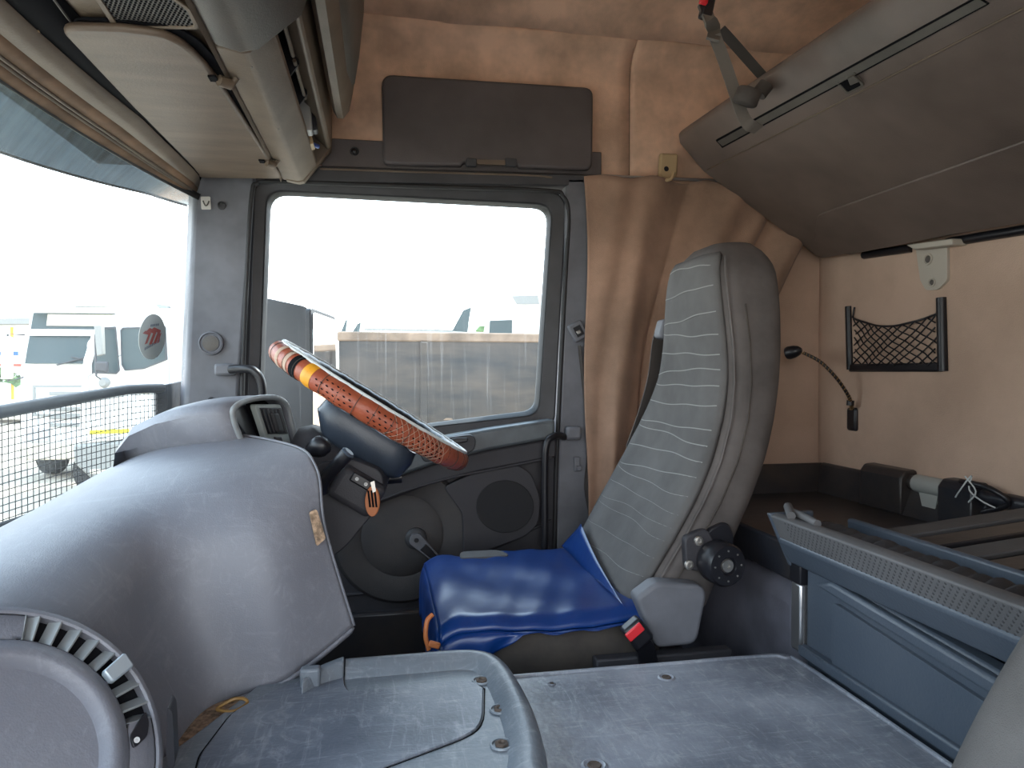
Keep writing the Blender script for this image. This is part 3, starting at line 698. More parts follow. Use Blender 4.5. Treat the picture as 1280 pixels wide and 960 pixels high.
# strap
SB = thing('bunk_strap', W(935, 150, y=1.6), 'grey folded webbing strap with red-button buckle hanging over the overhead bunk', 'strap')
def S(px, py, y): return W(px, py, y=y)
tv = (1, 0.2, 0.6)
build('strap_webbing', ribbon(cr([S(893, 44, 1.50), S(903, 70, 1.50), S(915, 105, 1.50), S(926, 138, 1.49), S(935, 155, 1.48), S(948, 162, 1.49)], 4), 0.028, 0.003, upv=(1, -0.2, 0.1)), 'strap_light', SB)
build('strap_webbing', ribbon(cr([S(901, 37, 1.56), S(915, 52, 1.58), S(938, 78, 1.62), S(962, 105, 1.65)], 4), 0.024, 0.003, upv=(1, -0.2, 0.1)), 'strap', SB)
build('strap_knot', ribbon(cr([S(880, 8, 1.50), S(887, 25, 1.48), S(893, 38, 1.51), S(891, 50, 1.49)], 4), 0.03, 0.006, upv=(1, 0.2, 0.3)), 'strap_light', SB)
q = S(934, 121, 1.47)
build('strap_roll', lathe([(0.0, -0.018), (0.024, -0.018), (0.028, -0.014), (0.028, 0.014), (0.024, 0.018), (0.0, 0.018)], q, (0.25, -0.3, 0.92), 20), 'strap', SB, smooth=50, label='dark rolled strap end')
build('strap_roll', lathe([(0.0, -0.014), (0.018, -0.014), (0.018, 0.014), (0, 0.014)], S(953, 112, 1.52), (0.6, -0.2, 0.8), 16), 'strap', SB, smooth=50)
bk = build('buckle', box(S(884, 8, 1.49), (0.028, 0.022, 0.06), Matrix.Rotation(radians(12), 3, 'Y')), 'black_plastic', SB, bevel=0.005)
build('buckle_button', box(S(880, -1, 1.475), (0.018, 0.012, 0.022), Matrix.Rotation(radians(12), 3, 'Y')), 'red_button', bk, bevel=0.002, label='red release button')
for a_, b_ in (((870, -12), (905, 0)),):
    build('strap_upper', ribbon([S(884, 2, 1.50), S(878, -40, 1.52)], 0.03, 0.003, upv=(1, -0.2, 0.1)), 'strap_light', SB)

# ================================================================== REAR WALL FITTINGS
BR = thing('bunk_bracket', W(1165, 360, x=1.44), 'off-white metal bunk bracket with two screw holes on the rear wall', 'bracket')
bo = rnd(P([(1144, 306), (1184, 304), (1184, 350), (1172, 362), (1157, 363), (1150, 350)], x=1.425), [.002, .002, .01, .01, .01, .004], 3)
build('bracket_plate', prism(bo, (0.022, 0, 0)), 'offwhite', BR, bevel=0.005, seg=3)
build('bracket_flange', prism(P([(1132, 306), (1190, 298), (1190, 306), (1142, 312)], x=1.39), (0.05, 0, 0)), 'offwhite', BR, bevel=0.003)
for (px, py, r) in ((1160, 324, 0.016), (1165, 353, 0.012)):
    q = W(px, py, x=1.424)
    build('hole_rim', lathe([(r, 0), (r * 0.95, 0.003), (r * .75, 0.003), (r * .7, 0.0005), (0, 0.0005)], q, (-1, 0, 0), 20), 'offwhite', BR)
    build('hole_screw', lathe([(r * .62, 0.0005), (r * .5, 0.0025), (r * .2, 0.001), (0, .001)], q, (-1, 0, 0), 12), 'header_dark', BR)

NP = thing('net_pocket', W(1120, 465, x=1.44), 'black elastic net pocket in a u-shaped frame on the rear wall', 'pocket')
XN = 1.43
nl0, nl1 = W(1061, 383, x=XN), W(1063, 462, x=XN); nr0, nr1 = W(1177, 372, x=XN), W(1179, 464, x=XN)
build('side_rail', tube([nl0, nl1], 0.011, 10), 'black_plastic', NP, smooth=50)
build('side_rail', tube([nr0, nr1], 0.013, 10), 'black_plastic', NP, smooth=50)
build('bottom_rail', box((nl1 + nr1) / 2 + V((0, 0, 0.008)), (0.016, (nl1 - nr1).length, 0.024)), 'black_plastic', NP, bevel=0.005)
XC = XN - 0.004
tl, tr_ = W(1066, 397, x=XC), W(1172, 392, x=XC); bl, br = W(1066, 456, x=XC), W(1174, 457, x=XC)
def net(u, v):
    top = tl.lerp(tr_, u) + V((0, 0, -0.030 * sin(pi * u))); bot = bl.lerp(br, u)
    p = top.lerp(bot, v); p.x -= 0.012 * sin(pi * u) * (1 - v * .5) + 0.003 * sin(20 * u + 9 * v); return p
build('top_cord', tube([W(1068, 384, x=XC)] + [net(k / 16, 0) for k in range(17)] + [W(1173, 376, x=XC)], 0.003, 6), 'black_plastic', NP, smooth=60)
cords = []
M = 9
for i in range(-5, M + 1):
    for sgn in (1, -1):
        path = []
        for k in range(13):
            v = k / 12; u = (i + v * 5) / M
            if sgn < 0: u = 1 - u
            if -0.001 <= u <= 1.001: path.append(net(u + 0.008 * sin(6 * v + i), v))
        if len(path) > 1: cords.append(tube(path, 0.0021, 5))
build('net_cords', join(*cords), 'black_plastic', NP, smooth=60, kind='stuff')

RL = thing('reading_lamp', W(1067, 535, x=1.44), 'black gooseneck reading lamp on the rear wall below the net pocket', 'lamp')
q = W(1067, 524, x=1.435)
build('lamp_base', box(q, (0.022, 0.045, 0.072)), 'black_plastic', RL, bevel=0.009, seg=3)
neck = cr([W(1065, 512, x=1.432), W(1064, 506, x=1.41), W(1060, 494, x=1.39), W(1045, 472, x=1.35), W(1025, 452, x=1.31), W(1004, 441, x=1.27)], 8)
build('gooseneck', tube(neck, 0.0052, 8), 'black_plastic', RL, smooth=50)
hel = []
for i in range(0, len(neck) * 4):
    t = i / 4; k = min(int(t), len(neck) - 2); p = neck[k].lerp(neck[k + 1], t - k); tg = (neck[k + 1] - neck[k]).normalized()
    a_ = tg.cross(V((0, 0, 1))).normalized(); b_ = tg.cross(a_); an = i * 1.1
    hel.append(p + (a_ * cos(an) + b_ * sin(an)) * 0.0055)
build('spiral_wrap', tube(hel, 0.0012, 4), 'brown_wire', RL, smooth=60, label='brown worn spiral around the neck')
q = W(991, 440, x=1.255)
ax = (q - W(1004, 441, x=1.27)).normalized()
hd = build('lamp_head', lathe([(0.006, -0.028), (0.014, -0.02), (0.019, -0.006), (0.021, 0.012), (0.018, 0.020), (0, 0.021)], q, (ax + V((-.2, 0, -0.35))), 20), 'black_plastic', RL, smooth=40)
build('lamp_collar', lathe([(0.008, -0.01), (0.011, -0.01), (0.011, 0.006), (0.008, 0.006)], W(1063, 503, x=1.405), (0.1, 0, 1), 12), 'black_plastic', RL)

# ================================================================== LOWER BUNK
LB = thing('lower_bunk', (1.1, 1.1, 0.05), 'blue-grey lower bunk frame with textured lip, slats and storage base', 'bunk')
# storage base front panel
fp = P([(1014, 700), (1300, 1023), (1300, 832), (1014, 700)], x=0.752)
y0, y1 = 1.135, -0.10
build('base_panel', prism([V((0.755, y0, 0.40)), V((0.755, y0, 0.658)), V((0.755, y1, 0.560)), V((0.755, y1, 0.40))], (0.03, 0, 0)), 'bunk_blue', LB, bevel=0.006)
# raised inner field with chamfer
build('panel_field', prism(rnd([V((0.755, 1.05, 0.50)), V((0.755, 1.05, 0.612)), V((0.755, 0.0, 0.512)), V((0.755, 0.0, 0.50))], .01, 2), (-0.008, 0, 0)), 'bunk_blue', LB, bevel=0.004)
build('panel_rib', prism([V((0.755, 1.09, 0.630)), V((0.755, 1.04, 0.648)), V((0.755, -0.1, 0.558)), V((0.755, -0.1, 0.532))], (-0.018, 0, 0)), 'bunk_blue', LB, bevel=0.006)
build('base_skirt', bx((0.738, y1, 0.488), (0.756, y0, 0.508)), 'bunk_blue', LB, bevel=0.004)
build('base_gap', bx((0.82, y1, 0.52), (0.85, y0, 0.70)), 'black_matte', LB)
# aluminium post
q = W(1006, 770, y=1.15)
build('post', prism([V((q.x - .016, q.y - .01, .488)), V((q.x + .016, q.y - .01, .488)), V((q.x + .016, q.y + .02, .488)), V((q.x - .016, q.y + .02, .488))], (0, 0, 0.125)), 'aluminium', LB, bevel=0.004)
for dx in (-0.008, 0.0, 0.008): build('post_groove', bx((q.x + dx - .0012, q.y - .0118, .49), (q.x + dx + .0012, q.y - .0098, .612)), 'bunk_tex', LB)
build('post_cap', bx((q.x - .018, q.y - .012, .612), (q.x + .018, q.y + .022, .665)), 'black_plastic', LB, bevel=0.003)
# lip: textured band + blue fascia
yl = 1.165
def lipx(pts, ya, yb): return prism([V((x, ya, z)) for x, z in pts], (0, yb - ya, 0))
lip = lipx([(0.700, 0.737), (0.722, 0.690), (0.745, 0.690), (0.745, 0.735), (0.712, 0.741)], -0.15, yl)
lp = build('lip_band', lip, 'bunk_tex', LB, bevel=0.003)
build('lip_fascia', lipx([(0.716, 0.690), (0.740, 0.648), (0.775, 0.648), (0.775, 0.700), (0.722, 0.700)], -0.15, yl), 'bunk_blue', LB, bevel=0.004)
build('lip_end', prism([V((0.699, yl, 0.740)), V((0.744, yl, 0.640)), V((0.79, yl, 0.640)), V((0.79, yl, 0.742))], (0, 0.012, 0)), 'bunk_blue', LB, bevel=0.003)
# diamond studs on the textured band
st_ = []
na = V((0.700, 0, 0.737)); nb = V((0.722, 0, 0.690)); nn = V((-(na.z - nb.z), 0, -(nb.x - na.x))).normalized(); nn = V((-0.905, 0, -0.42))
for i in range(118):
    for j in range(7):
        y = 1.12 - i * 0.0105 - (j % 2) * 0.0052; t = 0.12 + j * 0.125
        p = na.lerp(nb, t) + V((0, y, 0)); h = 0.0026
        c = [p + V((0, h, 0)), p + (nb - na).normalized() * h, p - V((0, h, 0)), p - (nb - na).normalized() * h, p + nn * 0.0012]
        st_.append((c, [(0, 1, 4), (1, 2, 4), (2, 3, 4), (3, 0, 4)]))
build('grip_studs', join(*st_), 'pleat', LB, smooth=0, kind='stuff')
# black inner tray at the far end and deck
build('deck', bx((0.79, -0.15, 0.595), (1.45, 2.05, 0.612)), 'bunk_dark', LB, bevel=0.004)
build('tray_wall', prism([V((0.80, 2.03, 0.61)), V((0.80, 2.070, 0.698)), V((0.80, 2.085, 0.70)), V((0.80, 2.085, 0.60)), V((0.80, 2.03, 0.60))], (0.66, 0, 0)), 'bunk_dark', LB, bevel=0.006, seg=3)
build('tray_wall', prism([V((1.39, 1.42, 0.61)), V((1.425, 1.42, 0.700)), V((1.452, 1.42, 0.705)), V((1.452, 1.42, 0.60)), V((1.39, 1.42, 0.60))], (0, 0.65, 0)), 'bunk_dark', LB, bevel=0.006, seg=3)
build('tray_wall', bx((0.765, 1.18, 0.60), (0.79, 2.06, 0.672)), 'bunk_dark', LB, bevel=0.006)
# rear tube with hinge shells
def R_(px, py, x=1.415): return W(px, py, x=x)
tz = R_(1155, 606).z
ya_, yb_ = R_(1145, 600).y, R_(1180, 608).y
build('rear_tube', tube([V((1.42, R_(1090, 585).y, tz)), V((1.42, -0.2, tz))], 0.019, 14), 'bunk_dark', LB, smooth=50)
build('tube_sleeve', tube([V((1.42, ya_, tz)), V((1.42, yb_, tz))], 0.024, 16), 'grey_tube', LB, smooth=50, label='pale grey sleeve on the rear tube')
build('sleeve_bracket', prism([V((1.41, ya_ - .01, tz)), V((1.41, yb_ + .01, tz)), V((1.40, yb_ + .02, 0.61)), V((1.40, ya_ - 0.05, 0.61))], (0.01, 0, 0)), 'grey_tube', LB)
for (a_, b_) in ((1085, 1138), (1184, 1228)):
    y_a, y_b = R_(a_, 590).y, R_(b_, 600).y
    build('hinge_shell', prism([V((1.385, y_a, 0.61)), V((1.385, y_a, tz + .01)), V((1.40, y_a, tz + 0.03)), V((1.43, y_a, tz + 0.032)), V((1.452, y_a, tz + 0.02)), V((1.452, y_a, 0.61))], (0, y_b - y_a, 0)), 'bunk_dark', LB, bevel=0.006, seg=3)
yh = R_(1222, 620).y
build('hinge_loop', tube(cr([V((1.40, yh + .03, tz + .03)), V((1.375, yh + .0, tz + .035)), V((1.38, yh - .07, tz + .03)), V((1.40, yh - .10, tz + .0)), V((1.39, yh - .04, tz - .03))], 5), 0.007, 8), 'black_plastic', LB, smooth=50)
o = build('tied_wire', join(tube(cr([V((1.372, yh + .02, tz - .005)), V((1.365, yh - .0, tz + .015)), V((1.368, yh - .03, tz + .055)), V((1.372, yh - .02, tz + .02)), V((1.368, yh - .06, tz + .0)), V((1.374, yh - .09, tz - .01))], 5), 0.002, 5), tube(cr([V((1.37, yh - .01, tz + .05)), V((1.366, yh - .045, tz + .02)), V((1.37, yh - .02, tz - .01))], 4), 0.002, 5)), 'white_trim', smooth=50)
tag(o, 'thin white twisted wire tied around the black bunk hinge', 'wire')
# hinged slatted frame
def sl(y, s, lift=0):   # s 0..1 from lip side to wall side
    return V((0.90 + 0.47 * s, y, 0.690 + 0.045 * s + lift))
build('frame_rail', prism([V((0.868, 1.17, 0.664)), V((0.862, 1.17, 0.722)), V((0.872, 1.17, 0.726)), V((0.885, 1.17, 0.664))], (0, -1.3, 0)), 'bunk_blue', LB, bevel=0.003, label='blue-grey side rail of the slatted frame')
k = 0; yy = 1.16
while yy > -0.1:
    a1, a2, a3, a4 = sl(yy, 0), sl(yy - 0.055, 0), sl(yy - 0.055, 1), sl(yy, 1)
    build('slat', prism([a1, a2, a3, a4], (0, 0, 0.010)), 'bunk_tex' if k % 2 == 0 else 'bunk_dark', LB, bevel=0.003); yy -= 0.075; k += 1
build('slat_bed', prism([sl(1.16, 0, -.012), sl(-0.1, 0, -.012), sl(-0.1, 1, -.012), sl(1.16, 1, -.012)], (0, 0, 0.006)), 'black_matte', LB)
# gathered fabric strip along the lip
rows = []
for i in range(200):
    y = 1.14 - i * 0.0065; r = []
    for j in range(9):
        t = j / 8; r.append(V((0.748 + 0.10 * t, y + 0.012 * t, 0.705 + 0.016 * sin(pi * t) + 0.006 * sin(i * 1.35 + 2.5 * t) * sin(pi * t) + 0.002 * sin(i * 1.7))))
    rows.append(r)
build('pleated_cloth', grid(rows), 'pleat', LB, solid=0.003, smooth=70, label='gathered dark cloth strip behind the lip')
build('lip_clasp', join(tube(cr([W(985, 638, z=0.748), W(1003, 645, z=0.745), W(1022, 655, z=0.742)], 4), 0.007, 8), tube([W(985, 633, z=0.752), W(989, 645, z=0.745)], 0.008, 8)), 'bunk_tex', LB, smooth=50)
# wheel-arch cover beside the driver seat
o = build('side_cover', prism(rnd([V((0.775, 1.18, 0.05)), V((0.775, 1.18, 0.590)), V((0.775, 2.0, 0.590)), V((0.775, 2.0, 0.05))], [0, .05, .05, 0], 4), (0.62, 0, 0)), 'tunnel_plastic', None, bevel=0.04, seg=5, smooth=50)
tag(o, 'purple-grey rounded cover below the far end of the lower bunk', 'cover')
MATS_side = mat('cover_purple', (0.155, 0.155, 0.19), 0.42, 0.2, 200, 0.4, 3)
o.data.materials[0] = MATS_side

# ================================================================== ENGINE TUNNEL AND TRAY
TZ = 0.49
ET = thing('engine_cover', (0.2, 0.5, 0.05), 'scuffed blue-grey plastic engine cover between the two seats', 'cover')
top = rnd([V((-0.34, -0.2, 0.06)), V((-0.34, 1.163, 0.06)), V((0.742, 1.163, 0.06)), V((0.742, -0.2, 0.06))], [0, .05, .05, 0], 5)
build('cover_shell', prism(top, (0, 0, TZ - 0.06)), 'tunnel_plastic', ET, bevel=0.022, seg=5, smooth=50)
build('edge_bead', tube(cr([V((0.19, 1.135, TZ)), V((0.4, 1.135, TZ)), V((0.66, 1.135, TZ)), V((0.705, 1.12, TZ)), V((0.722, 1.07, TZ)), V((0.722, 0.6, TZ)), V((0.722, -0.2, TZ))], 5), 0.004, 6), 'tunnel_plastic', ET, smooth=60)
for (px, py, r) in ((833, 847, 0.010), (743, 957, 0.012), (690, 855, 0.004)):
    q = W(px, py, z=TZ + 0.0005)
    build('screw_cup', lathe([(r * 1.5, 0), (r * 1.2, 0.002), (r, 0.001), (r * .9, -0.002), (r * .4, -.001), (0, 0)], q, (0, 0, 1), 16), 'tunnel_plastic', ET)
    build('screw_head', lathe([(r * .8, 0.0006), (r * .7, 0.002), (r * .3, 0.0012), (0, .001)], q, (0, 0, 1), 12), 'rusty', ET)

TR = thing('console_tray', (0.0, 0.9, TZ), 'raised grey tray with screwed rim on the engine cover', 'tray')
ZT = 0.520
# tray plate
plate = rnd([V((-0.30, -0.1, ZT)), V((-0.30, 0.86, ZT)), V((-0.235, 1.0, ZT)), W(345, 838, z=ZT), W(432, 832, z=ZT), W(606, 822, z=ZT), V((0.165, 0.75, ZT)), V((0.175, -0.1, ZT))], [0, .05, .08, .03, 0, .03, .05, 0], 5)
build('tray_plate', prism(plate, (0, 0, -0.02)), 'tray_plastic', TR, bevel=0.004, seg=2)
# raised rim: far edge and sweeping right edge
rim_path = cr([W(432, 824, z=0.54), W(520, 817, z=0.54), W(590, 813, z=0.54), W(622, 826, z=0.54), W(648, 870, z=0.54), W(664, 925, z=0.535), W(672, 975, z=0.535), V((0.190, 0.5, 0.535)), V((0.190, -0.1, 0.535))], 7)
rim = []
for i, p in enumerate(rim_path):
    t = (rim_path[min(i + 1, len(rim_path) - 1)] - rim_path[max(i - 1, 0)]); t.z = 0; t.normalize(); s = V((t.y, -t.x, 0))   # outward
    if s.dot(p - V((0, 0.9, p.z))) < 0: s = -s
    rim.append([p - s * 0.034 + V((0, 0, ZT - p.z - 0.004)), p - s * 0.026 + V((0, 0, ZT - p.z + 0.003)), p - s * 0.012 + V((0, 0, -0.003)), p - s * 0.002, p + s * 0.010 + V((0, 0, -0.003)), p + s * 0.018 + V((0, 0, -0.016)), p + s * 0.022 + V((0, 0, TZ - p.z - 0.004)), p - s * 0.03 + V((0, 0, TZ - p.z - 0.004))])
build('tray_rim', loft(rim), 'tray_plastic', TR, smooth=60)
lr = rnd([W(300, 850, z=0.53), W(392, 832, z=0.54), W(428, 818, z=0.545)], 0, 1)
build('rim_tab', join(loft([[p + V((0, -0.008, 0.004)), p + V((0, 0.012, 0.004)), p + V((0, 0.018, -0.04)), p + V((0, -0.022, -0.024))] for p in cr([W(378, 853, z=0.535), W(400, 838, z=0.538), W(430, 826, z=0.542)], 4)])), 'tray_plastic', TR, bevel=0.003)
build('bracket_tab', box(W(388, 846, z=0.535), (0.03, 0.02, 0.03)), 'tray_plastic', TR, bevel=0.004)
# border panel grooves and lid
lidl = rnd(P([(436, 866), (588, 851), (605, 862), (604, 905), (588, 921), (470, 965), (380, 1000), (236, 1000), (250, 945), (290, 892), (350, 860), (412, 842), (429, 838), (430, 858)], z=ZT), [.004, .03, .0, .03, .03, .02, .0, .0, .01, .02, .02, .01, .0, .004], 3)
build('lid_groove', ringp([p + (p - W(450, 920, z=ZT)) * 0.012 for p in lidl], lidl, (0, 0, 0.0006)), 'black_matte', TR)
build('tray_lid', prism([W(450, 920, z=ZT) + (p - W(450, 920, z=ZT)) * 0.994 for p in lidl], (0, 0, 0.0035)), 'tray_lid', TR, bevel=0.0015, label='darker flush access lid of the tray')
build('seam_groove', tube(cr([W(431, 826, z=ZT + .0), W(429, 845, z=ZT), W(430, 860, z=ZT), W(438, 866, z=ZT)], 5), 0.0018, 5), 'black_matte', TR)
for (px, py) in ((552, 832), (448, 842), (602, 851), (625, 887), (627, 931)):
    q = W(px, py, z=ZT + 0.001)
    build('screw_cup', lathe([(0.0155, 0), (0.0145, 0.002), (0.0125, 0.002), (0.0115, -0.0005), (0, -0.0005)], q, (0, 0, 1), 20), 'tray_plastic', TR)
    build('screw_head', lathe([(0.0095, 0.0003), (0.009, 0.003), (0.005, 0.0035), (0.0035, 0.001), (0, 0.001)], q, (0, 0, 1), 6), 'rusty', TR)
# grubby channel between tray and dashboard with a cable
o = build('floor_channel', loft([[p + V((-0.03, 0.03, 0.002)), p + V((0.03, -0.03, 0.006)), p + V((0.03, -0.03, -.01)), p + V((-.03, .03, -.01))] for p in cr([W(225, 975, z=0.505), W(262, 905, z=0.505), W(300, 878, z=0.505), W(345, 862, z=0.505), W(395, 848, z=0.505)], 4)]), 'cork', None)
tag(o, 'dirty insulation strip in the gap between dashboard and tray', 'strip')
o = build('cable_loop', tube(cr([W(272, 885, z=0.52), W(292, 874, z=0.525), W(306, 874, z=0.525), W(308, 880, z=0.52), W(292, 889, z=0.52), W(276, 888, z=0.52)], 5, True), 0.0025, 6, closed=True), 'brown_wire', smooth=50)
tag(o, 'looped brown cable lying in the gap beside the tray', 'cable')

# ================================================================== DASHBOARD
DB = thing('dashboard', (-0.4, 0.9, 0.4), 'large grey curved dashboard with round vent pod at the near end', 'dashboard')
net_ = [
 [(-.60,-.2,.735), (-.53,-.2,.757), (-.47,-.2,.742), (-.44,-.2,.70), (-.43,-.2,.62), (-.41,-.2,.44)],
 [(-.60,.30,.735), (-.53,.30,.757), (-.47,.30,.742), (-.44,.30,.70), (-.43,.30,.62), (-.41,.30,.44)],
 [(-.60,.65,.735), (-.53,.65,.757), (-.47,.65,.742), (-.44,.65,.70), (-.42,.66,.62), (-.39,.68,.44)],
 [(-.59,.95,.745), (-.50,.93,.763), (-.42,.90,.748), (-.36,.885,.70), (-.325,.885,.62), (-.27,.90,.46)],
 [(-.585,1.28,.762), (-.47,1.21,.797), (-.375,1.135,.785), (-.328,1.092,.738), (-.302,1.088,.65), (-.245,1.082,.50)],
 [(-.58,1.60,.79), (-.44,1.43,.842), (-.295,1.26,.842), (-.205,1.165,.795), (-.168,1.125,.70), (-.145,1.12,.525)],
 [(-.565,1.80,.81), (-.38,1.56,.872), (-.175,1.33,.868), (-.112,1.225,.838), (-.094,1.185,.74), (-.048,1.185,.575)],
]
net_ = [[V(p) for p in r] for r in net_]
skin = patch(net_, 12, 12)
PC = W(-12, 962, d=0.62); PN = V((0.60, -0.55, 0.58)).normalized()
for i, p in enumerate(skin[0]):          # well that the round vent pod sits in
    q = V(p) - PC; h = q.dot(PN); rr = (q - PN * h).length
    if rr < 0.152 and h > -0.055: skin[0][i] = V(p) - PN * (h + 0.055)
build('dash_skin', skin, 'dash_plastic', DB, solid=0.006, smooth=70)
# return flange along the far edge and along the base
edge = cr(net_[-1], 10)
fl = []
for i, p in enumerate(edge):
    k = i / (len(edge) - 1)
    fl.append([p, p + V((-0.002, 0.010, -0.003)), p + V((-0.014, 0.022, -0.010)), p + V((-0.06, 0.05, -0.03))])
build('edge_flange', grid(fl), 'dash_plastic', DB, solid=0.004, smooth=60)
bc_ = [r[-1] for r in net_]; bcs = cr(bc_, 10)
fl = [[p, p + V((-0.004, 0.004, -0.010)), p + V((-0.03, 0.02, -0.030)), p + V((-0.07, 0.06, -0.04))] for p in bcs]
build('lower_lip', grid(fl), 'dash_plastic', DB, solid=0.004, smooth=60)
# worn patch of glue / cork on the far edge
build('worn_patch', prism([p for p in rnd(P([(386, 640), (395, 636), (406, 672), (395, 682)], y=1.165), .003, 2)], (0.002, -0.006, 0)), 'cork', DB, label='torn brown foam patch on the edge')
# small switch strip near the pod
ss = P([(209, 872), (215, 880), (218, 945), (211, 955), (207, 930)], y=0.80)
build('switch_strip', prism([p + V((0.006, -0.02, 0)) for p in rnd(ss, .004, 2)], (-0.004, 0.03, 0)), 'black_plastic', DB)

# round vent pod
S_ = 0.62 / F * 1.03
def pr(px): return px * S_
a_start, a_end = 0, 2 * pi
full_prof = [(0, -0.05), (pr(70), -0.045), (pr(108), -0.026), (pr(124), -0.004), (pr(133), 0.006), (pr(140), 0.008), (pr(150), 0.005), (pr(158), -0.001), (pr(163), -0.004)]
build('pod_bowl', lathe(full_prof, PC, PN, 72, hint=(0, 0, 1)), 'dash_plastic', DB, smooth=70, label='round bowl-shaped storage recess')
# find pod angles from pixels
u_, v_, n_ = basis(PN, (0, 0, 1))
def pang(px, py):
    r = W(px, py, d=1.0) - CAM; t = (PC - CAM).dot(PN) / r.dot(PN); q = CAM + r * t - PC; return math.atan2(q.dot(v_), q.dot(u_)), q.length
aA, aB = pang(30, 790)[0], pang(172, 900)[0]
A0, A1 = min(aA, aB), max(aA, aB)
if A1 - A0 > pi: A0, A1 = A1, A0 + 2 * pi
rin, rout = pr(164), pr(203)
# non-vent ring + outer rim
build('pod_ring', join(lathe([(rin, -0.004), (rin + .004, -0.004), (rout - .002, -0.010), (rout, -0.012)], PC, PN, 60, a0=A1, a1=A0 + 2 * pi),
      lathe([(rout, -0.010), (pr(206), -0.008), (pr(213), -0.010), (pr(216), -0.016), (pr(218), -0.06)], PC, PN, 80, caps=False),
      lathe([(rin, -0.004), (rin + .001, -0.024)], PC, PN, 40, a0=A0, a1=A1), lathe([(rout, -0.010), (rout + .001, -0.024)], PC, PN, 40, a0=A0, a1=A1)), 'dash_plastic', DB, smooth=60)
build('vent_floor', lathe([(rin - .001, -0.023), (rout + .001, -0.023)], PC, PN, 40, a0=A0, a1=A1), 'black_matte', DB, smooth=60)
for ae in (A0, A1):
    build('vent_end', join(*[([PC + (u_ * cos(ae + d) + v_ * sin(ae + d)) * rr + n_ * h for rr, h, d in ((rin, -.004, 0), (rout, -.010, 0), (rout, -.035, (0.10 if ae == A0 else -0.10)), (rin, -.035, (0.10 if ae == A0 else -0.10)))], [(0, 1, 2, 3)])]), 'dash_light', DB, smooth=0, solid=0.001)
NFIN = 8
for i in range(NFIN):
    an = A0 + (A1 - A0) * (i + 0.7) / (NFIN + 0.4)
    rd = u_ * cos(an) + v_ * sin(an); tg = -u_ * sin(an) + v_ * cos(an)
    b0 = PC + rd * (rin - .001) + n_ * -0.007 ; b1 = PC + rd * (rout + .001) + n_ * -0.010
    dn = (tg * 0.010 + n_ * -0.011)
    build('vent_fin', prism([b0, b1, b1 + dn, b0 + dn], tg * 0.002 + n_ * 0.002), 'dash_light' if i != 2 else 'dash_plastic', DB, bevel=0.0008)
an = A0 + (A1 - A0) * 0.36; rd = u_ * cos(an) + v_ * sin(an); tg = -u_ * sin(an) + v_ * cos(an)
c0 = PC + rd * (rin + rout) / 2
build('vent_slider', prism(rnd([c0 + rd * -.014 + n_ * -.004 + tg * .008, c0 + rd * .016 + n_ * -.006 + tg * .010, c0 + rd * .018 + n_ * -.012 - tg * .008, c0 + rd * -.012 + n_ * -.008 - tg * .008], .003, 2), n_ * 0.010), 'silver', DB, bevel=0.002, label='blue-grey thumb slider on the vent')
q = W(176, 918, d=0.60)
def ond(px, py, lift=0.0):
    r = W(px, py, d=1.0) - CAM; t = (PC + PN * lift - CAM).dot(PN) / r.dot(PN); return CAM + r * t
build('vent_switch', prism(rnd([ond(*k_, lift=-.006) for k_ in ((160, 922), (180, 890), (184, 905), (182, 922), (165, 938))], .004, 3), n_ * 0.005), 'black_plastic', DB, bevel=0.001)
zc = ond(171, 925, -0.0005)
build('switch_mark', lathe([(0.0030, 0), (0.0030, 0.0006), (0.0016, 0.0006), (0.0016, 0)], zc, n_, 16), 'icon_white', DB, label='white ring mark reading 0')

# ------------------------------------------------------------------ binnacle hood (far part of the dashboard)
op = P([(292, 520), (297, 509), (312, 500), (330, 497), (347, 499), (358, 508), (364, 530), (371, 556), (372, 572), (350, 572), (325, 566), (306, 545)], y=1.5)
yy_ = [1.40, 1.41, 1.46, 1.51, 1.56, 1.60, 1.61, 1.62, 1.62, 1.54, 1.46, 1.42]
pxs = [(292, 520), (297, 508), (312, 501), (330, 498), (347, 499), (358, 508), (364, 530), (371, 556), (373, 578), (350, 590), (325, 580), (304, 552)]
r0 = [W(a_, b_, y=y) for (a_, b_), y in zip(pxs, yy_)]
cen = sum(r0, V()) / len(r0)
r1 = [cen + (p - cen) * 1.10 + V((-0.004, 0, 0.0)) for p in r0]
def shift(rg, dx, dy, dz, s): return [cen + (p - cen) * s + V((dx, dy, dz * (1 if p.z > cen.z else 0.3))) for p in rg]
rings = [[cen + (p - cen) * 0.97 + V((-0.012, 0, 0)) for p in r0], r0, r1, shift(r0, -0.03, 0, -0.002, 1.13), shift(r0, -0.08, 0.012, -0.006, 1.14), shift(r0, -0.14, 0.03, -0.018, 1.10), shift(r0, -0.20, 0.05, -0.040, 1.02), shift(r0, -0.245, 0.075, -0.072, 0.88), shift(r0, -0.272, 0.085, -0.125, 0.70), shift(r0, -0.26, 0.08, -0.20, 0.6)]
build('hood', join(loft(rings, cap=False), (rings[-1], [tuple(range(len(rings[-1])))])), 'dash_plastic', DB, smooth=60, solid=0.004, label='domed instrument hood')
build('hood_rim', tube([cen + (p - cen) * 1.03 for p in cr(r0, 4, True)], 0.006, 8, closed=True), 'dash_light', DB, smooth=60, label='pale rim around the instruments')
rec = [V((-0.045, 0.012, 0))] * 12
build('instrument_panel', prism([cen + (p - cen) * 0.99 + V((-0.03, 0.005, 0)) for p in r0], (-0.005, 0, 0)), 'black_matte', DB)
e1 = [W(a_, b_, y=y) + V((-0.004, -0.010, 0)) for a_, b_, y in ((322, 505, 1.50), (354, 505, 1.59), (373, 575, 1.62), (345, 575, 1.54))]
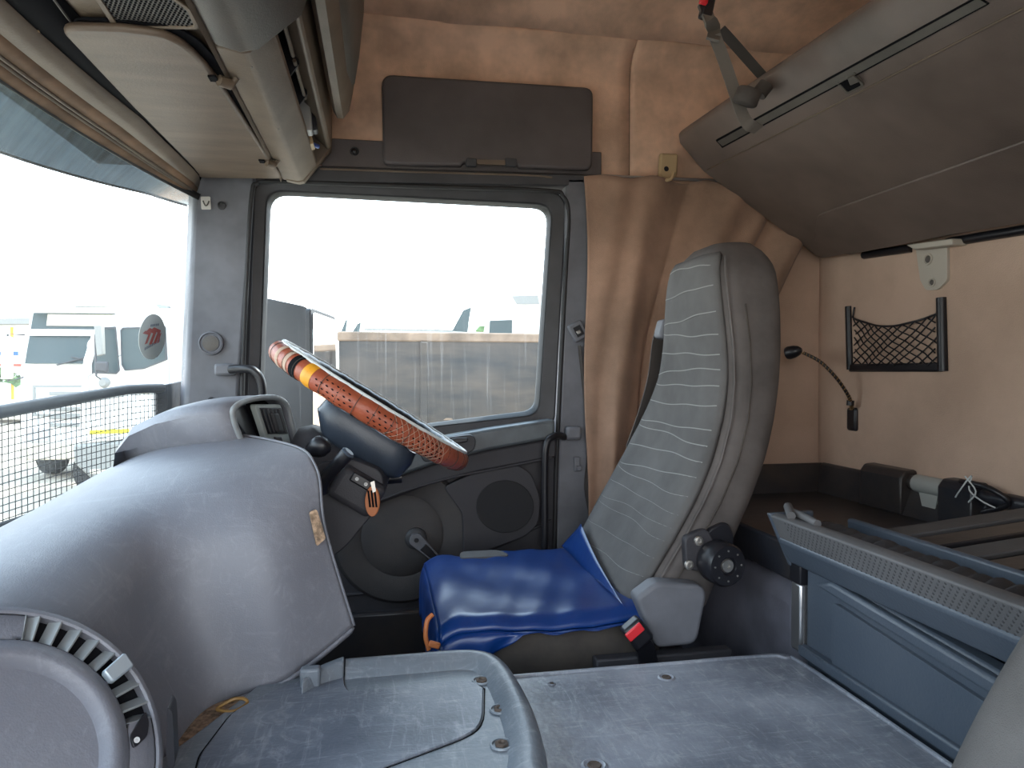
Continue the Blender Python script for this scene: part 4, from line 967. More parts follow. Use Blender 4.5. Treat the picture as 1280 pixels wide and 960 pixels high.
bez = build('switch_bezel', prism(rnd(e1, .008, 3), (-0.012, 0.004, 0)), 'bezel', DB, bevel=0.002, label='pale switch panel right of the dials')
def bz(u, v): return e1[0].lerp(e1[1], u).lerp(e1[3].lerp(e1[2], u), v) + V((0.001, 0, 0))
def bzq(u0, u1, v0, v1, th, m, nm, par=DB, bev=0.0015, lift=0.0):
    q = [bz(u0, v0), bz(u1, v0), bz(u1, v1), bz(u0, v1)]; q = [p + V((lift, 0, 0)) for p in q]
    return build(nm, prism(q, (th, 0, 0)), m, par, bevel=bev)
bzq(.10, .92, .06, .52, 0.002, 'black_plastic', 'dial_vent')
for k in range(5): bzq(.16 + k * .15, .20 + k * .15, .08, .50, 0.005, 'frame_dark', 'vent_blade')
bzq(.40, .62, .15, .48, 0.010, 'frame_dark', 'vent_thumb', bev=0.003)
bzq(.28, .52, .57, .68, 0.006, 'frame_dark', 'rocker_switch')
for k in range(4): bzq(.12 + k * .2, .24 + k * .2, .76, .98, 0.006, 'frame_dark' if k == 3 else 'pillar_plastic', 'rocker_switch')
# left dial glass
build('dial_face', prism([W(a_, b_, y=y) + V((-0.02, 0, 0)) for a_, b_, y in ((300, 512, 1.42), (320, 504, 1.5), (343, 575, 1.53), (318, 568, 1.46))], (-0.003, 0, 0)), 'black_plastic', DB)

# ================================================================== STEERING
SWC = V((-0.022, 1.555, 0.925)); tilt = radians(32.3)
fd = V((cos(tilt), 0, -sin(tilt))); nd = V((sin(tilt), 0, cos(tilt))); lat = V((0, 1, 0)); RW = 0.222
CO = thing('steering_column', (-0.15, 1.55, 0.5), 'dark steering column shroud with stalks below the steering wheel', 'column')
def rr_(c, hw, hl, nn_, k=14, pw=3.0, ax_=(fd, lat)):
    res = []
    for i in range(k * 2):
        t = 2 * pi * i / (k * 2); cx, sy = cos(t), sin(t)
        res.append(c + ax_[0] * (math.copysign(abs(cx) ** (2 / pw), cx) * hw) + ax_[1] * (math.copysign(abs(sy) ** (2 / pw), sy) * hl))
    return res
cl = []
for h, hw, hl, o_ in ((-0.028, 0.095, 0.08, 0.0), (-0.034, 0.112, 0.095, 0.0), (-0.060, 0.116, 0.10, -0.0), (-0.095, 0.098, 0.09, 0.012), (-0.105, 0.085, 0.08, 0.014)):
    cl.append(rr_(SWC + nd * h + fd * (o_ + 0.022), hw, hl, nd, pw=5))
build('upper_cowl', loft(cl), 'silver_blue' if 'silver_blue' in MATS else 'bunk_blue', CO, smooth=50, label='blue-grey cowl under the wheel hub')
cl = []
for h, hw, hl, o_ in ((-0.100, 0.080, 0.075, -0.005), (-0.12, 0.105, 0.10, 0.0), (-0.20, 0.10, 0.11, 0.0), (-0.26, 0.085, 0.10, 0.0), (-0.40, 0.06, 0.07, -0.01), (-0.60, 0.05, 0.06, -0.02)):
    cl.append(rr_(SWC + nd * h + fd * o_, hw, hl, nd))
build('lower_shroud', loft(cl), 'door_plastic', CO, smooth=50)
sh_ = rnd(P([(370, 602), (398, 578), (440, 574), (476, 588), (480, 606), (468, 640), (432, 684), (408, 702), (394, 660)], y=1.43), .014, 3)
build('side_shroud', prism(sh_, (0.02, 0.20, 0)), 'door_plastic', CO, bevel=0.012, seg=3, smooth=50)
# switch block facing the passenger side
q = W(452, 602, y=1.40)
Rb = frame(fd, lat, nd)
sb = build('switch_block', box(q + V((-0.01, 0.05, -0.02)), (0.10, 0.11, 0.07), Rb), 'door_plastic', CO, bevel=0.014, seg=3)
rk = build('rocker', box(q + V((0, -0.008, 0.002)), (0.044, 0.008, 0.020), Rb), 'black_plastic', CO, bevel=0.003)
build('rocker_icon', join(*[lathe([(0.0036, 0), (0.0036, 0.001), (0.0014, 0.001), (0.0014, 0)], q + fd * s * 0.010 + V((0, -0.0125, 0.002)), (0, -1, 0), 10) for s in (-1, 1)]), 'icon_white', rk)
# stalks
s1 = cr([W(362, 574, y=1.42), W(380, 567, y=1.40), W(393, 561, y=1.39), W(404, 556, y=1.385), W(411, 551, y=1.385)], 4)
build('wiper_stalk', tube(s1, [0.010] * 6 + [0.012, 0.015, 0.018, 0.020, 0.021, 0.021, 0.020, 0.019, 0.016, 0.011, 0.006][:len(s1) - 6], 12), 'black_plastic', CO, smooth=50, label='black column stalk with fat rounded end')
s2 = cr([W(399, 608, y=1.38), W(412, 592, y=1.36), W(424, 578, y=1.345), W(434, 567, y=1.34)], 4)
stk = build('gear_stalk', tube(s2, [0.021, 0.017, 0.0135, 0.0125] + [0.0125] * 4 + [0.0135] * (len(s2) - 8), 12), 'black_plastic', CO, smooth=50, label='thick black stalk with round end cap')
build('stalk_cap', lathe([(0.0125, 0), (0.0135, 0.003), (0.010, 0.006), (0, 0.006)], s2[-1], s2[-1] - s2[-3], 16), 'bunk_blue', stk)
build('ignition_ring', lathe([(0.020, 0), (0.020, 0.010), (0.015, 0.012), (0.013, 0.004), (0, 0.004)], W(385, 597, y=1.36), (0.3, -0.9, 0.3), 20), 'steel', CO)
# door-side lower stalk
build('right_stalk', tube(cr([W(440, 600, y=1.62), W(478, 598, y=1.62), W(502, 596, y=1.62)], 4), 0.014, 10), 'black_plastic', CO, smooth=50)
# key tag
KT = thing('key_fob', W(465, 605, y=1.44), 'orange leather key tag with black stripes hanging below the column', 'key')
kt = [W(465 + 9 * cos(t), 627 + 19 * sin(t), y=1.375) for t in [2 * pi * k / 20 for k in range(20)]]
build('leather_tag', prism(kt, (0.002, 0.004, 0)), 'orange_leather', KT, bevel=0.001)
for k in range(3): build('tag_stripe', prism(P([(459 + k * 4, 613), (461.5 + k * 4, 613), (464 + k * 4, 634), (461.5 + k * 4, 634)], y=1.374), (0, -0.001, 0)), 'black_matte', KT)
build('key_blade', prism(P([(463, 603), (468, 601), (470, 614), (466, 616)], y=1.372), (0, 0.002, 0)), 'steel', KT)

WH = thing('steering_wheel', SWC, 'steering wheel in a stitched brown leather cover with white edge', 'wheel')
def wp(a, r=RW, h=0.0): return SWC + (fd * cos(a) + lat * sin(a)) * r + nd * h
def ringarc(r, h, rad, a0=0, a1=2 * pi, n=96, k=12, p0=0, p1=2 * pi):
    """partial tube section: section angle p0..p1 (0 = outwards, pi/2 = up)"""
    fullr = abs(a1 - a0 - 2 * pi) < 1e-6; N = n if fullr else n + 1; fulls = abs(p1 - p0 - 2 * pi) < 1e-6; K = k if fulls else k + 1
    vs, fs = [], []
    for i in range(N):
        a = a0 + (a1 - a0) * i / n; d = fd * cos(a) + lat * sin(a)
        wob = 1 + 0.03 * sin(a * 23) + 0.02 * sin(a * 57)
        for j in range(K):
            p = p0 + (p1 - p0) * j / k; vs.append(SWC + d * (r + cos(p) * rad * wob) + nd * (h + sin(p) * rad * wob))
    for i in range(n):
        for j in range(k):
            i2 = (i + 1) % N; j2 = (j + 1) % K; fs.append((i * K + j, i * K + j2, i2 * K + j2, i2 * K + j))
    return vs, fs
RR = 0.0230
build('rim_cover', ringarc(RW, 0, RR, p0=radians(-135), p1=radians(62), n=160), 'leather', WH, smooth=70, label='brown leather rim cover')
build('rim_inner', ringarc(RW, 0, RR * 0.96, p0=radians(85), p1=radians(228), n=160), 'black_plastic', WH, smooth=70, label='shiny black inner half of the rim')
build('rim_piping', ringarc(RW + cos(radians(73)) * RR, sin(radians(73)) * RR, 0.0042, n=160, k=6), 'white_trim', WH, smooth=70, label='white lacing edge')
build('rim_core', ringarc(RW, 0, RR * 0.9, n=96), 'black_matte', WH, smooth=70)
aN = lambda s: -pi / 2 + s     # near side of the rim is lat = -1
def seg(a0, a1, m, nm, rad=RR * 1.03, **k): return build(nm, ringarc(RW, 0, rad, a0=a0, a1=a1, n=10, p0=radians(-130), p1=radians(64)), m, WH, smooth=70, **k)
# image x along the near rim: front (left) is a = pi, rear (right) is a = 0, near is a = -pi/2
seg(radians(-127), radians(-121), 'yellow_tape', 'tape_band', label='yellow-orange tape band')
seg(radians(-136), radians(-131.5), 'black_matte', 'worn_patch', label='worn-through black patch')
seg(radians(-142), radians(-138.5), 'thread', 'worn_patch', label='pale frayed patch')
seg(radians(-151), radians(-148), 'thread', 'worn_patch')
# perforation holes
holes = []
for ac in (-109, -82, -58):
    for i in range(-3, 4):
        for j in range(4):
            a = radians(ac + i * 3.0 + (j % 2) * 1.5); p = radians(-48 + j * 24)
            if abs(i) == 3 and j in (0, 3): continue
            d = fd * cos(a) + lat * sin(a); o_ = d * cos(p) + nd * sin(p); tg = -fd * sin(a) + lat * cos(a); vv = tg.cross(o_)
            c = SWC + d * RW + o_ * (RR * 1.035); w_, h_ = 0.0036, 0.0018
            holes.append(([c + tg * w_, c + vv * h_ + tg * .001, c - tg * w_, c - vv * h_ - tg * .001], [(0, 1, 2, 3)]))
build('perforations', join(*holes), 'black_matte', WH, smooth=0, kind='stuff')
# stitched seams: rings round the section and criss-cross lacing
sts = []
for a in [radians(x) for x in range(-178, 0, 9)]:
    d = fd * cos(a) + lat * sin(a); c = SWC + d * RW
    sts.append(tube([c + (d * cos(p) + nd * sin(p)) * RR * 1.03 for p in [radians(-120 + 18 * k) for k in range(11)]], 0.0007, 4))
build('cover_seams', join(*sts), 'seat_dark', WH, kind='stuff')
sts = []
for i in range(10):
    a = -76 + i * 3.2
    for s in (-1, 1):
        pts_ = []
        for k in range(7):
            aa = radians(a + s * (k - 3) * 1.3); p = radians(-60 + k * 20); d = fd * cos(aa) + lat * sin(aa); pts_.append(SWC + d * RW + (d * cos(p) + nd * sin(p)) * RR * 1.045)
        sts.append(tube(pts_, 0.00045, 4))
build('lacing', join(*sts), 'thread', WH, kind='stuff')
# hub and spokes
build('hub', lathe([(0, 0.0), (0.062, -0.002), (0.075, -0.010), (0.080, -0.030), (0.07, -0.05), (0, -0.05)], SWC + nd * 0.0, nd, 32, hint=(0, 1, 0)), 'silver', WH, smooth=50)
for aa in (radians(28), radians(152), radians(-28), radians(-152)):
    d = fd * cos(aa) + lat * sin(aa); s = nd.cross(d)
    build('spoke', loft([[SWC + d * 0.05 + s * 0.03 + nd * -.006, SWC + d * 0.05 - s * 0.03 + nd * -.006, SWC + d * .05 - s * .03 - nd * .026, SWC + d * .05 + s * .03 - nd * .026],
                         [SWC + d * 0.13 + s * 0.019 - nd * .004, SWC + d * 0.13 - s * 0.019 - nd * .004, SWC + d * .13 - s * .019 - nd * .02, SWC + d * .13 + s * .019 - nd * .02],
                         [SWC + d * RW + s * 0.017 + nd * .006, SWC + d * RW - s * 0.017 + nd * .006, SWC + d * RW - s * .017 - nd * .01, SWC + d * RW + s * .017 - nd * .01]]), 'silver', WH, bevel=0.004)

# ================================================================== SEATS
def srect(x0, x1, y0, y1, z, r=0.05, k=7, bulge=0.0):
    """rounded rectangle ring, listed from the near front corner"""
    res = []
    for (cx, cy, a0) in ((x0 + r, y0 + r, pi), (x1 - r, y0 + r, 1.5 * pi), (x1 - r, y1 - r, 0), (x0 + r, y1 - r, .5 * pi)):
        for i in range(k + 1):
            a = a0 + .5 * pi * i / k; res.append(V((cx + r * cos(a), cy + r * sin(a), z)))
    return res
LEV = [  # z, x front, x rear, y near, y far
    (0.52, 0.495, 0.665, 1.315, 1.77), (0.58, 0.525, 0.685, 1.300, 1.785), (0.66, 0.572, 0.715, 1.292, 1.79), (0.74, 0.618, 0.752, 1.290, 1.785),
    (0.82, 0.655, 0.785, 1.292, 1.765), (0.90, 0.680, 0.808, 1.298, 1.725), (0.98, 0.690, 0.822, 1.303, 1.68), (1.06, 0.690, 0.830, 1.310, 1.65),
    (1.14, 0.684, 0.832, 1.318, 1.625), (1.20, 0.680, 0.830, 1.325, 1.605), (1.24, 0.684, 0.824, 1.335, 1.59), (1.265, 0.695, 0.812, 1.355, 1.565), (1.277, 0.715, 0.79, 1.385, 1.53)]
def lev(z):
    for a, b in zip(LEV, LEV[1:]):
        if a[0] <= z <= b[0]:
            t = (z - a[0]) / (b[0] - a[0]); return [a[i] + (b[i] - a[i]) * t for i in range(5)]
    return list(LEV[0] if z < LEV[0][0] else LEV[-1])
def seat_back(root, dx=0.0, dy=0.0, wide=False):
    rings = []
    NZ = 46
    for i in range(NZ + 1):
        z = 0.52 + 0.757 * i / NZ; L_ = lev(z); r = 0.045 if z < 1.2 else 0.045
        # smooth with neighbours
        La, Lb = lev(max(0.52, z - 0.025)), lev(min(1.277, z + 0.025)); L_ = [(a + b + 2 * c) / 4 for a, b, c in zip(La, Lb, L_)]
        rg = srect(L_[1] + dx, L_[2] + dx, L_[3] + dy, L_[4] + dy, z, min(r, (L_[2] - L_[1]) * .48))
        rings.append([p + V((0.012 * (1 if abs(p.x - dx - L_[1]) < .012 and L_[3] + .09 < p.y - dy < L_[4] - .09 else 0), 0, 0)) for p in rg])
    return build('backrest', loft(rings), 'seat_side', root, smooth=70, subsurf=0)
DS = thing('driver_seat', (0.35, 1.55, 0.05), 'tall grey driver seat with striped backrest and dark cushion', 'seat')
bk = seat_back(DS)
# front fabric panel, slightly proud and crowned
def front_pt(s, z, lift=0.0):
    L_ = lev(z); La, Lb = lev(max(0.52, z - 0.03)), lev(min(1.277, z + 0.03)); xf = (La[1] + Lb[1] + 2 * L_[1]) / 4
    y = L_[3] + 0.018 + (L_[4] - L_[3] - 0.036) * s
    cr_ = -0.030 * (max(0, 1 - abs(2 * s - 1) ** 4)) if False else 0
    return V((xf - 0.006 + 0.018 * (abs(2 * s - 1) ** 5) - lift + cr_ + 0.006 * math.cos((s - .5) * 2 * pi) * max(0, min(1, (1.0 - z) / .12)), y, z))
rows = []
for i in range(61):
    z = 0.53 + (1.245 - 0.53) * i / 60; rows.append([front_pt(j / 24, z) for j in range(25)])
fp_ = build('front_panel', grid(rows), 'seat_fabric', DS, solid=0.012, solid_off=1, smooth=70, label='lighter grey ribbed fabric front')
zs_ = [1.222, 1.175, 1.125, 1.08, 1.04, 1.005, 0.965, 0.93, 0.885, 0.85, 0.815, 0.78, 0.745, 0.715, 0.685, 0.655, 0.62, 0.585]
for k, z in enumerate(zs_):
    pth = [front_pt(0.02 + 0.96 * j / 20, z + 0.0016 * sin(j * 0.6 + k * 2.3) + 0.0045 * sin(j * .16 + k * 1.3) - 0.0005 * j * ((k % 3) - 1), 0.0132) for j in range(21)]
    build('stripe', ribbon(pth, 0.0022, 0.001, upv=(0, 0, 1)), 'stripe', fp_, smooth=60)
# welt along the near bolster
build('welt', tube([V((lev(z)[1] + 0.016, lev(z)[3] + 0.004, z)) for z in [0.54 + 0.7 * k / 40 for k in range(41)]], 0.003, 6), 'seat_side', DS, smooth=60)
build('welt', tube([V((lev(z)[1] + 0.050 , lev(z)[3] - 0.001, z)) for z in [0.54 + 0.6 * k / 40 for k in range(41)]], 0.002, 6), 'seat_dark', DS, smooth=60)
# side bolster wing at the far side low down
# cushion
cu = []
for z, ix, iy in ((0.375, .03, .02), (0.39, .008, .006), (0.45, 0.0, 0.0), (0.485, .0, .0), (0.508, .01, .008), (0.52, .03, .025), (0.524, .06, .06)):
    rg = srect(0.112 + ix, 0.56, 1.300 + iy, 1.775 - iy, z, 0.05)
    # the rear half dips, the near face sags
    cu.append([p + V((0, -0.01 * sin(pi * min(1, max(0, (p.x - .11) / .46))) * (z < .5), (-0.012 * max(0, (0.22 - p.x) / .11) if z > .5 and p.x < 0.22 else 0) + (0.0))) for p in rg])
build('cushion', loft(cu), 'seat_dark', DS, smooth=70, label='dark worn seat cushion')
build('seat_pan', bx((0.14, 1.33, 0.30), (0.66, 1.74, 0.39)), 'black_plastic', DS, bevel=0.01)
build('seat_base', bx((0.18, 1.38, 0.05), (0.60, 1.70, 0.30)), 'black_matte', DS, bevel=0.02)
build('seat_rail', bx((0.40, 1.262, 0.40), (0.68, 1.29, 0.452)), 'door_plastic', DS, bevel=0.004)
build('rail_screw', lathe([(0.010, 0), (0.009, 0.004), (0.004, 0.004), (0.003, 0.001), (0, .001)], W(812, 818, y=1.272), (0, -1, 0), 12), 'steel', DS)
# torn corner of grey fabric at far side of cushion
build('fabric_tear', prism(rnd([V((0.19, 1.728, 0.527)), V((0.32, 1.728, 0.527)), V((0.30, 1.79, 0.527)), V((0.20, 1.79, 0.527))], .02, 3), (0, 0, 0.008)), 'seat_fabric', DS, label='exposed grey fabric corner')
# side cover with hinge
scp = rnd(P([(795, 748), (822, 728), (880, 732), (884, 745), (872, 806), (822, 811), (805, 772)], y=1.255), [.012, .012, .02, .01, .02, .012, .01], 4)
build('side_cover', prism(scp, (0, 0.045, 0)), 'pillar_plastic', DS, bevel=0.012, seg=4, smooth=50, label='grey plastic hinge cover beside the cushion')
# recliner plate and knob
build('recliner_plate', prism(rnd(P([(856, 672), (884, 660), (900, 690), (886, 716), (858, 712)], y=1.278), .012, 3), (0, 0.02, 0)), 'door_plastic', DS, bevel=0.003)
for (px, py) in ((873, 676), (861, 706)):
    build('bolt', lathe([(0.010, 0), (0.009, 0.004), (0.005, 0.005), (0.004, 0.002), (0, .002)], W(px, py, y=1.275), (0, -1, 0), 14), 'steel', DS)
kc = W(893, 700, y=1.275)
kn = build('recliner_knob', lathe([(0.040, 0), (0.042, 0.006), (0.042, 0.040), (0.038, 0.046), (0.018, 0.047), (0.016, 0.042), (0, 0.042)], kc, (0.12, -1, 0.0), 36), 'black_plastic', DS, smooth=40)
build('knob_arm', prism(rnd([kc + V(p) for p in ((-0.035, .004, 0.02), (-0.01, .004, 0.06), (0.03, .004, 0.075), (0.045, .004, 0.05), (0.042, .004, 0))], .015, 3), (0, 0.02, 0)), 'black_plastic', DS, bevel=0.004)
kx = V((0.12, -1, 0)).normalized(); ku_, kv_, _ = basis(kx)
for k in range(8):
    a = 2 * pi * k / 8; build('knob_stud', lathe([(0.0022, 0.0455), (0.0018, 0.0475), (0, 0.0475)], kc + (ku_ * cos(a) + kv_ * sin(a)) * 0.029, kx, 8), 'steel', kn)
build('knob_core', lathe([(0.014, 0.042), (0.012, 0.046), (0.005, 0.046), (0.004, 0.043), (0, .043)], kc, kx, 16), 'steel', kn)
# belt guide behind the shoulder
bg = cr([W(833, 405, y=1.72), W(824, 425, y=1.72), W(818, 470, y=1.74), W(806, 515, y=1.76), W(790, 560, y=1.78)], 5)
build('shoulder_belt', ribbon(bg, 0.04, 0.003, upv=(1, 0.2, 0)), 'strap', DS)
build('belt_guide', box(W(829, 412, y=1.70), (0.03, 0.05, 0.05), Matrix.Rotation(radians(15), 3, 'Y')), 'pillar_plastic', DS, bevel=0.008)
# belt buckle
BK = thing('belt_buckle', W(800, 800, y=1.25), 'black seat belt buckle with red button beside the driver cushion', 'buckle')
Rk = Matrix.Rotation(radians(-38), 3, 'Y')
qb = W(793, 788, y=1.235)
build('buckle_body', box(qb + V((0.006, 0.004, -0.006)), (0.042, 0.03, 0.05), Rk), 'black_plastic', BK, bevel=0.007, seg=3)
build('release_button', box(qb + V((-0.004, -0.013, 0.002)), (0.018, 0.006, 0.036), Rk @ Matrix.Rotation(radians(90), 3, 'Y') @ Matrix.Rotation(radians(0), 3, 'X')), 'red_button', BK, bevel=0.002, label='red push button')
build('buckle_stem', ribbon([qb + V((0.012, 0.004, -0.02)), W(806, 808, y=1.25), W(812, 835, y=1.26)], 0.035, 0.012, upv=(1, 0, 0)), 'black_plastic', BK)

# blue vinyl sheet over the cushion
def sheet():
    rows = []; NX, NY = 60, 50
    # outline as ranges: u along x (front to back), v from near to far
    for i in range(NX + 1):
        u = i / NX; r = []
        x = 0.105 + 0.390 * u
        # near edge hangs over the cushion at the front, recedes to the back then curls up
        ynear = 1.290
        hang = 0.10 * max(0, 1 - u / 0.30) ** 0.7 if u < 0.30 else 0.0
        yfar = 1.782 if not (0.18 < u < 0.46) else 1.782 - 0.045 * sin(pi * (u - .18) / .28)
        for j in range(NY + 1):
            v = j / NY; y = ynear + (yfar - ynear) * v
            z = 0.530 + 0.003 * sin(7 * u + 4 * v) + 0.0016 * sin(13 * v + 9 * u) + 0.0012 * sin(31 * u - 14 * v)
            d = (y - 1.29)
            if d < 0.035: z -= 0.022 * (1 - d / 0.035) ** 2
            if x < 0.155: z -= 0.018 * ((0.155 - x) / 0.05) ** 2
            if u > 0.85: z += 0.012 * ((u - 0.85) / 0.15) ** 2
            r.append(V((x - 0.0 + (0.02 * ((u - .8) / .2) if u > .8 else 0), y, z)))
        rows.append(r)
    return rows
sh = sheet(); front = sh[0]
near = [r[0] for r in sh]
BS = thing('blue_sheet', (0.30, 1.53, 0.53), 'glossy crumpled blue vinyl sheet spread over the driver cushion', 'sheet')
build('top_sheet', grid(sh), 'blue_vinyl', BS, solid=0.0015, smooth=80)
def drop(edge, f, n=8, out=(0, -1, 0)):
    rows = []
    for k in range(n + 1):
        t = k / n; rows.append([p + V(out) * (0.010 * sin(min(1, t * 3) * pi / 2)) + V((0, 0, -f(i / (len(edge) - 1)) * t)) + V(out) * 0.004 * sin(i * .5 + t * 3) * t for i, p in enumerate(edge)])
    return grid(rows)
build('near_flap', drop(near, lambda s: 0.105 * max(0.0, 1 - s / 0.40) + 0.004 + 0.002 * sin(7 * s)), 'blue_vinyl', BS, solid=0.0015, smooth=80)
build('front_flap', drop(front, lambda s: 0.12, out=(-1, 0, 0)), 'blue_vinyl', BS, solid=0.0015, smooth=80)
build('back_fold', grid([[V((0.468 + .035 * t * (s if s < .86 else (1 - s) / .14 * .86), 1.295 + 0.485 * s, 0.538 + t * 0.075 * ((s / .84) ** 1.4 if s < .84 else max(0, (1 - s) / .16)) + .002 * sin(9 * s))) for s in [k / 24 for k in range(25)]] for t in (0, .25, .5, .75, 1)]), 'blue_vinyl', BS, solid=0.0015, smooth=80)
build('piping', tube([p + V((-0.002, -0.012, -.004)) for p in near[:1]] + [near[0] + V((0.004 * k, -0.013, -0.013 * k)) for k in range(1, 9)], 0.003, 6), 'black_plastic', BS, smooth=50)
o = build('cushion_cord', tube(cr([W(541, 768, y=1.285), W(534, 776, y=1.28), W(532, 795, y=1.275), W(536, 812, y=1.275)], 5), 0.0045, 8), 'orange_leather', smooth=50)
tag(o, 'orange cord looped at the front corner of the driver cushion', 'cord')
o = build('cord_end', box(W(543, 806, y=1.27), (0.022, 0.008, 0.012), Matrix.Rotation(radians(20), 3, 'Y')), 'orange_leather', bevel=0.003)
tag(o, 'pinkish-orange cord knot below the blue sheet corner', 'cord')

# passenger seat (only the shoulder shows)
PS = thing('passenger_seat', (0.3, 0.33, 0.05), 'grey passenger seat, only its backrest edge in the near corner', 'seat')
seat_back(PS, dx=-0.055, dy=-1.225).name = 'backrest'
[c for c in PS.children][0].data.materials[0] = MATS['seat_fabric']
build('cushion', loft([srect(-0.0 + i_, 0.50, 0.10 + i_, 0.53 - i_, z, 0.05) for z, i_ in ((0.495, .03), (0.50, .0), (0.55, .0), (0.565, .02), (0.57, .05))]), 'seat_fabric', PS, smooth=70)

# ================================================================== STICKER
sc = W(189, 421, x=xw(1.92) + 0.0); 
sy = sc.y; sx = xw(sy) - 0.032
sc = W(189, 421, x=sx)
ST = thing('windshield_sticker', sc, 'round pale sticker with red chevron logo on the windshield', 'sticker')
# local frame on the glass
tgt = V((xw(sy + .01) - xw(sy - .01), 0.02, 0)).normalized(); gn = V((tgt.y, -tgt.x, 0)); gz = V((0.10, 0, 1)).normalized()
rs = W(189, 393, x=sx).z - sc.z
kx_ = (W(205, 421, x=sx) - W(173, 421, x=sx)); sxw = abs(kx_.y) / 2
def sk(u, v, h=0.0): return sc + tgt * (u * sxw * 0.66) + gz * (v * rs * 1.02) + gn * (0.003 + h)
build('sticker_disc', prism([sk(cos(t), sin(t)) for t in [2 * pi * k / 40 for k in range(40)]], gn * 0.001), 'sticker', ST)
def chev(cx, s, w):
    # chevron pointing right-up with thickness w
    a = radians(14)
    def rot(x, y): return (x * cos(a) - y * sin(a) , x * sin(a) + y * cos(a))
    pts_ = [(-0.34, 0.30), (0.0, 0.12), (-0.16, -0.34), (-0.02, -0.34), (0.16, 0.18), (-0.20, 0.40)]
    return [sk(x * s * 1.5 + cx * 1.25, y * s + 0.22 * (x * 1.5 + cx) + 0.03, h=0.0012) for x, y in pts_]
for k, (cx, s) in enumerate(((-0.28, 0.8), (0.0, 1.0), (0.26, 1.0))):
    build('chevron', prism(chev(cx, s, 0.1), gn * 0.0006), 'sticker_red', ST)
build('chevron', prism([sk(0.36, -0.25, .0012), sk(0.46, -0.25, .0012), sk(0.62, 0.22, .0012), sk(0.50, 0.16, .0012)], gn * 0.0006), 'sticker_red', ST)
for k in range(9):
    u0 = -0.52 + k * 0.125; build('small_print', prism([sk(u0, -0.62 + .05 * k, .0012), sk(u0 + .075, -0.59 + .05 * k, .0012), sk(u0 + .085, -0.46 + .05 * k, .0012), sk(u0 + .015, -0.49 + .05 * k, .0012)], gn * 0.0005), 'sticker_ink', ST)
for k in range(5):
    u0 = -0.25 + k * 0.13; build('small_print', prism([sk(u0, 0.42 + .02 * k, .0012), sk(u0 + .08, 0.44 + .02 * k, .0012), sk(u0 + .08, 0.54 + .02 * k, .0012), sk(u0, 0.52 + .02 * k, .0012)], gn * 0.0005), 'sticker_ink', ST)

# ================================================================== OUTSIDE
GZ = -1.3
g = build('ground', bx((-90, -60, GZ - 0.5), (90, 120, GZ)), 'ground', smooth=0); tag(g, 'pale sandy yard ground outside the cab', 'ground', kind='structure')

# mesh guard in front of the lower windshield
MG = thing('mesh_guard', (xw(1.5) - 0.09, 1.5, 0.72), 'black wire mesh guard outside the lower windshield', 'guard')
def gx(y): return xw(y) - 0.10
yR = W(186, 490, x=gx(1.95)).y
def gtop(y): return 0.955 - 0.066 * max(0.0, 1.95 - y)
def gbot(y): return 0.70
ygs = [-0.35 + (yR + 0.35) * k / 30 for k in range(31)]
def gl(zf, r, nm): return build(nm, tube([V((gx(y), y, zf(y))) for y in ygs], r, 8), 'frame_dark', MG, smooth=50)
gl(gtop, 0.013, 'top_bar'); gl(gbot, 0.014, 'bottom_bar')
build('end_post', prism([V((gx(yR) - .01, yR - .015, 0.70)), V((gx(yR) + .01, yR + .02, 0.70)), V((gx(yR) + .01, yR + .02, 0.965)), V((gx(yR) - .01, yR - .015, 0.965))], (-0.012, 0.01, 0)), 'frame_dark', MG, bevel=0.003)
ws_ = []
k = 0
y = yR - 0.03
while y > 0.6:
    ws_.append(tube([V((gx(y), y, gbot(y))), V((gx(y), y, gtop(y)))], 0.0010, 4)); y -= 0.019
z = 0.012
while z < 0.99:
    ws_.append(tube([V((gx(y), y, gbot(y) + (gtop(y) - gbot(y)) * z)) for y in ygs if y > 0.5], 0.0010, 4)); z += 0.062
build('wire_mesh', join(*ws_), 'black_plastic', MG, smooth=0, kind='stuff')
build('side_plate', prism([V((gx(yR) - .005, yR + .02, 0.70)), V((xw(2.1) - .05, 2.35, 0.70)), V((xw(2.1) - .05, 2.35, 0.985)), V((gx(yR) - .005, yR + .02, 0.962))], (-0.01, 0.01, 0)), 'frame_dark', MG, bevel=0.002)

# outer sun visor
OV = thing('outer_visor', (-0.7, 1.2, 1.4), 'smoked translucent visor curving outside the top of the windshield', 'visor')
rows = []
for k in range(9):
    t = k / 8; r = []
    for j in range(40):
        y = -0.4 + 2.9 * j / 39; c = 1 - ((y - 1.0) / 1.5) ** 2
        zb = 1.445 - 0.02 * c + 0.10 * max(0, (y - 1.4)) ** 1.3
        r.append(V((xw(min(y, 2.1)) - 0.03 - 0.10 * t ** 0.8, y, 1.57 + (zb - 1.57) * t)))
    rows.append(r)
build('visor_shell', grid(rows), 'visor_acrylic', OV, smooth=80)
build('visor_edge', tube([p + V((-.001, 0, -.002)) for p in rows[-1]], 0.003, 6), 'frame_dark', OV, smooth=60)
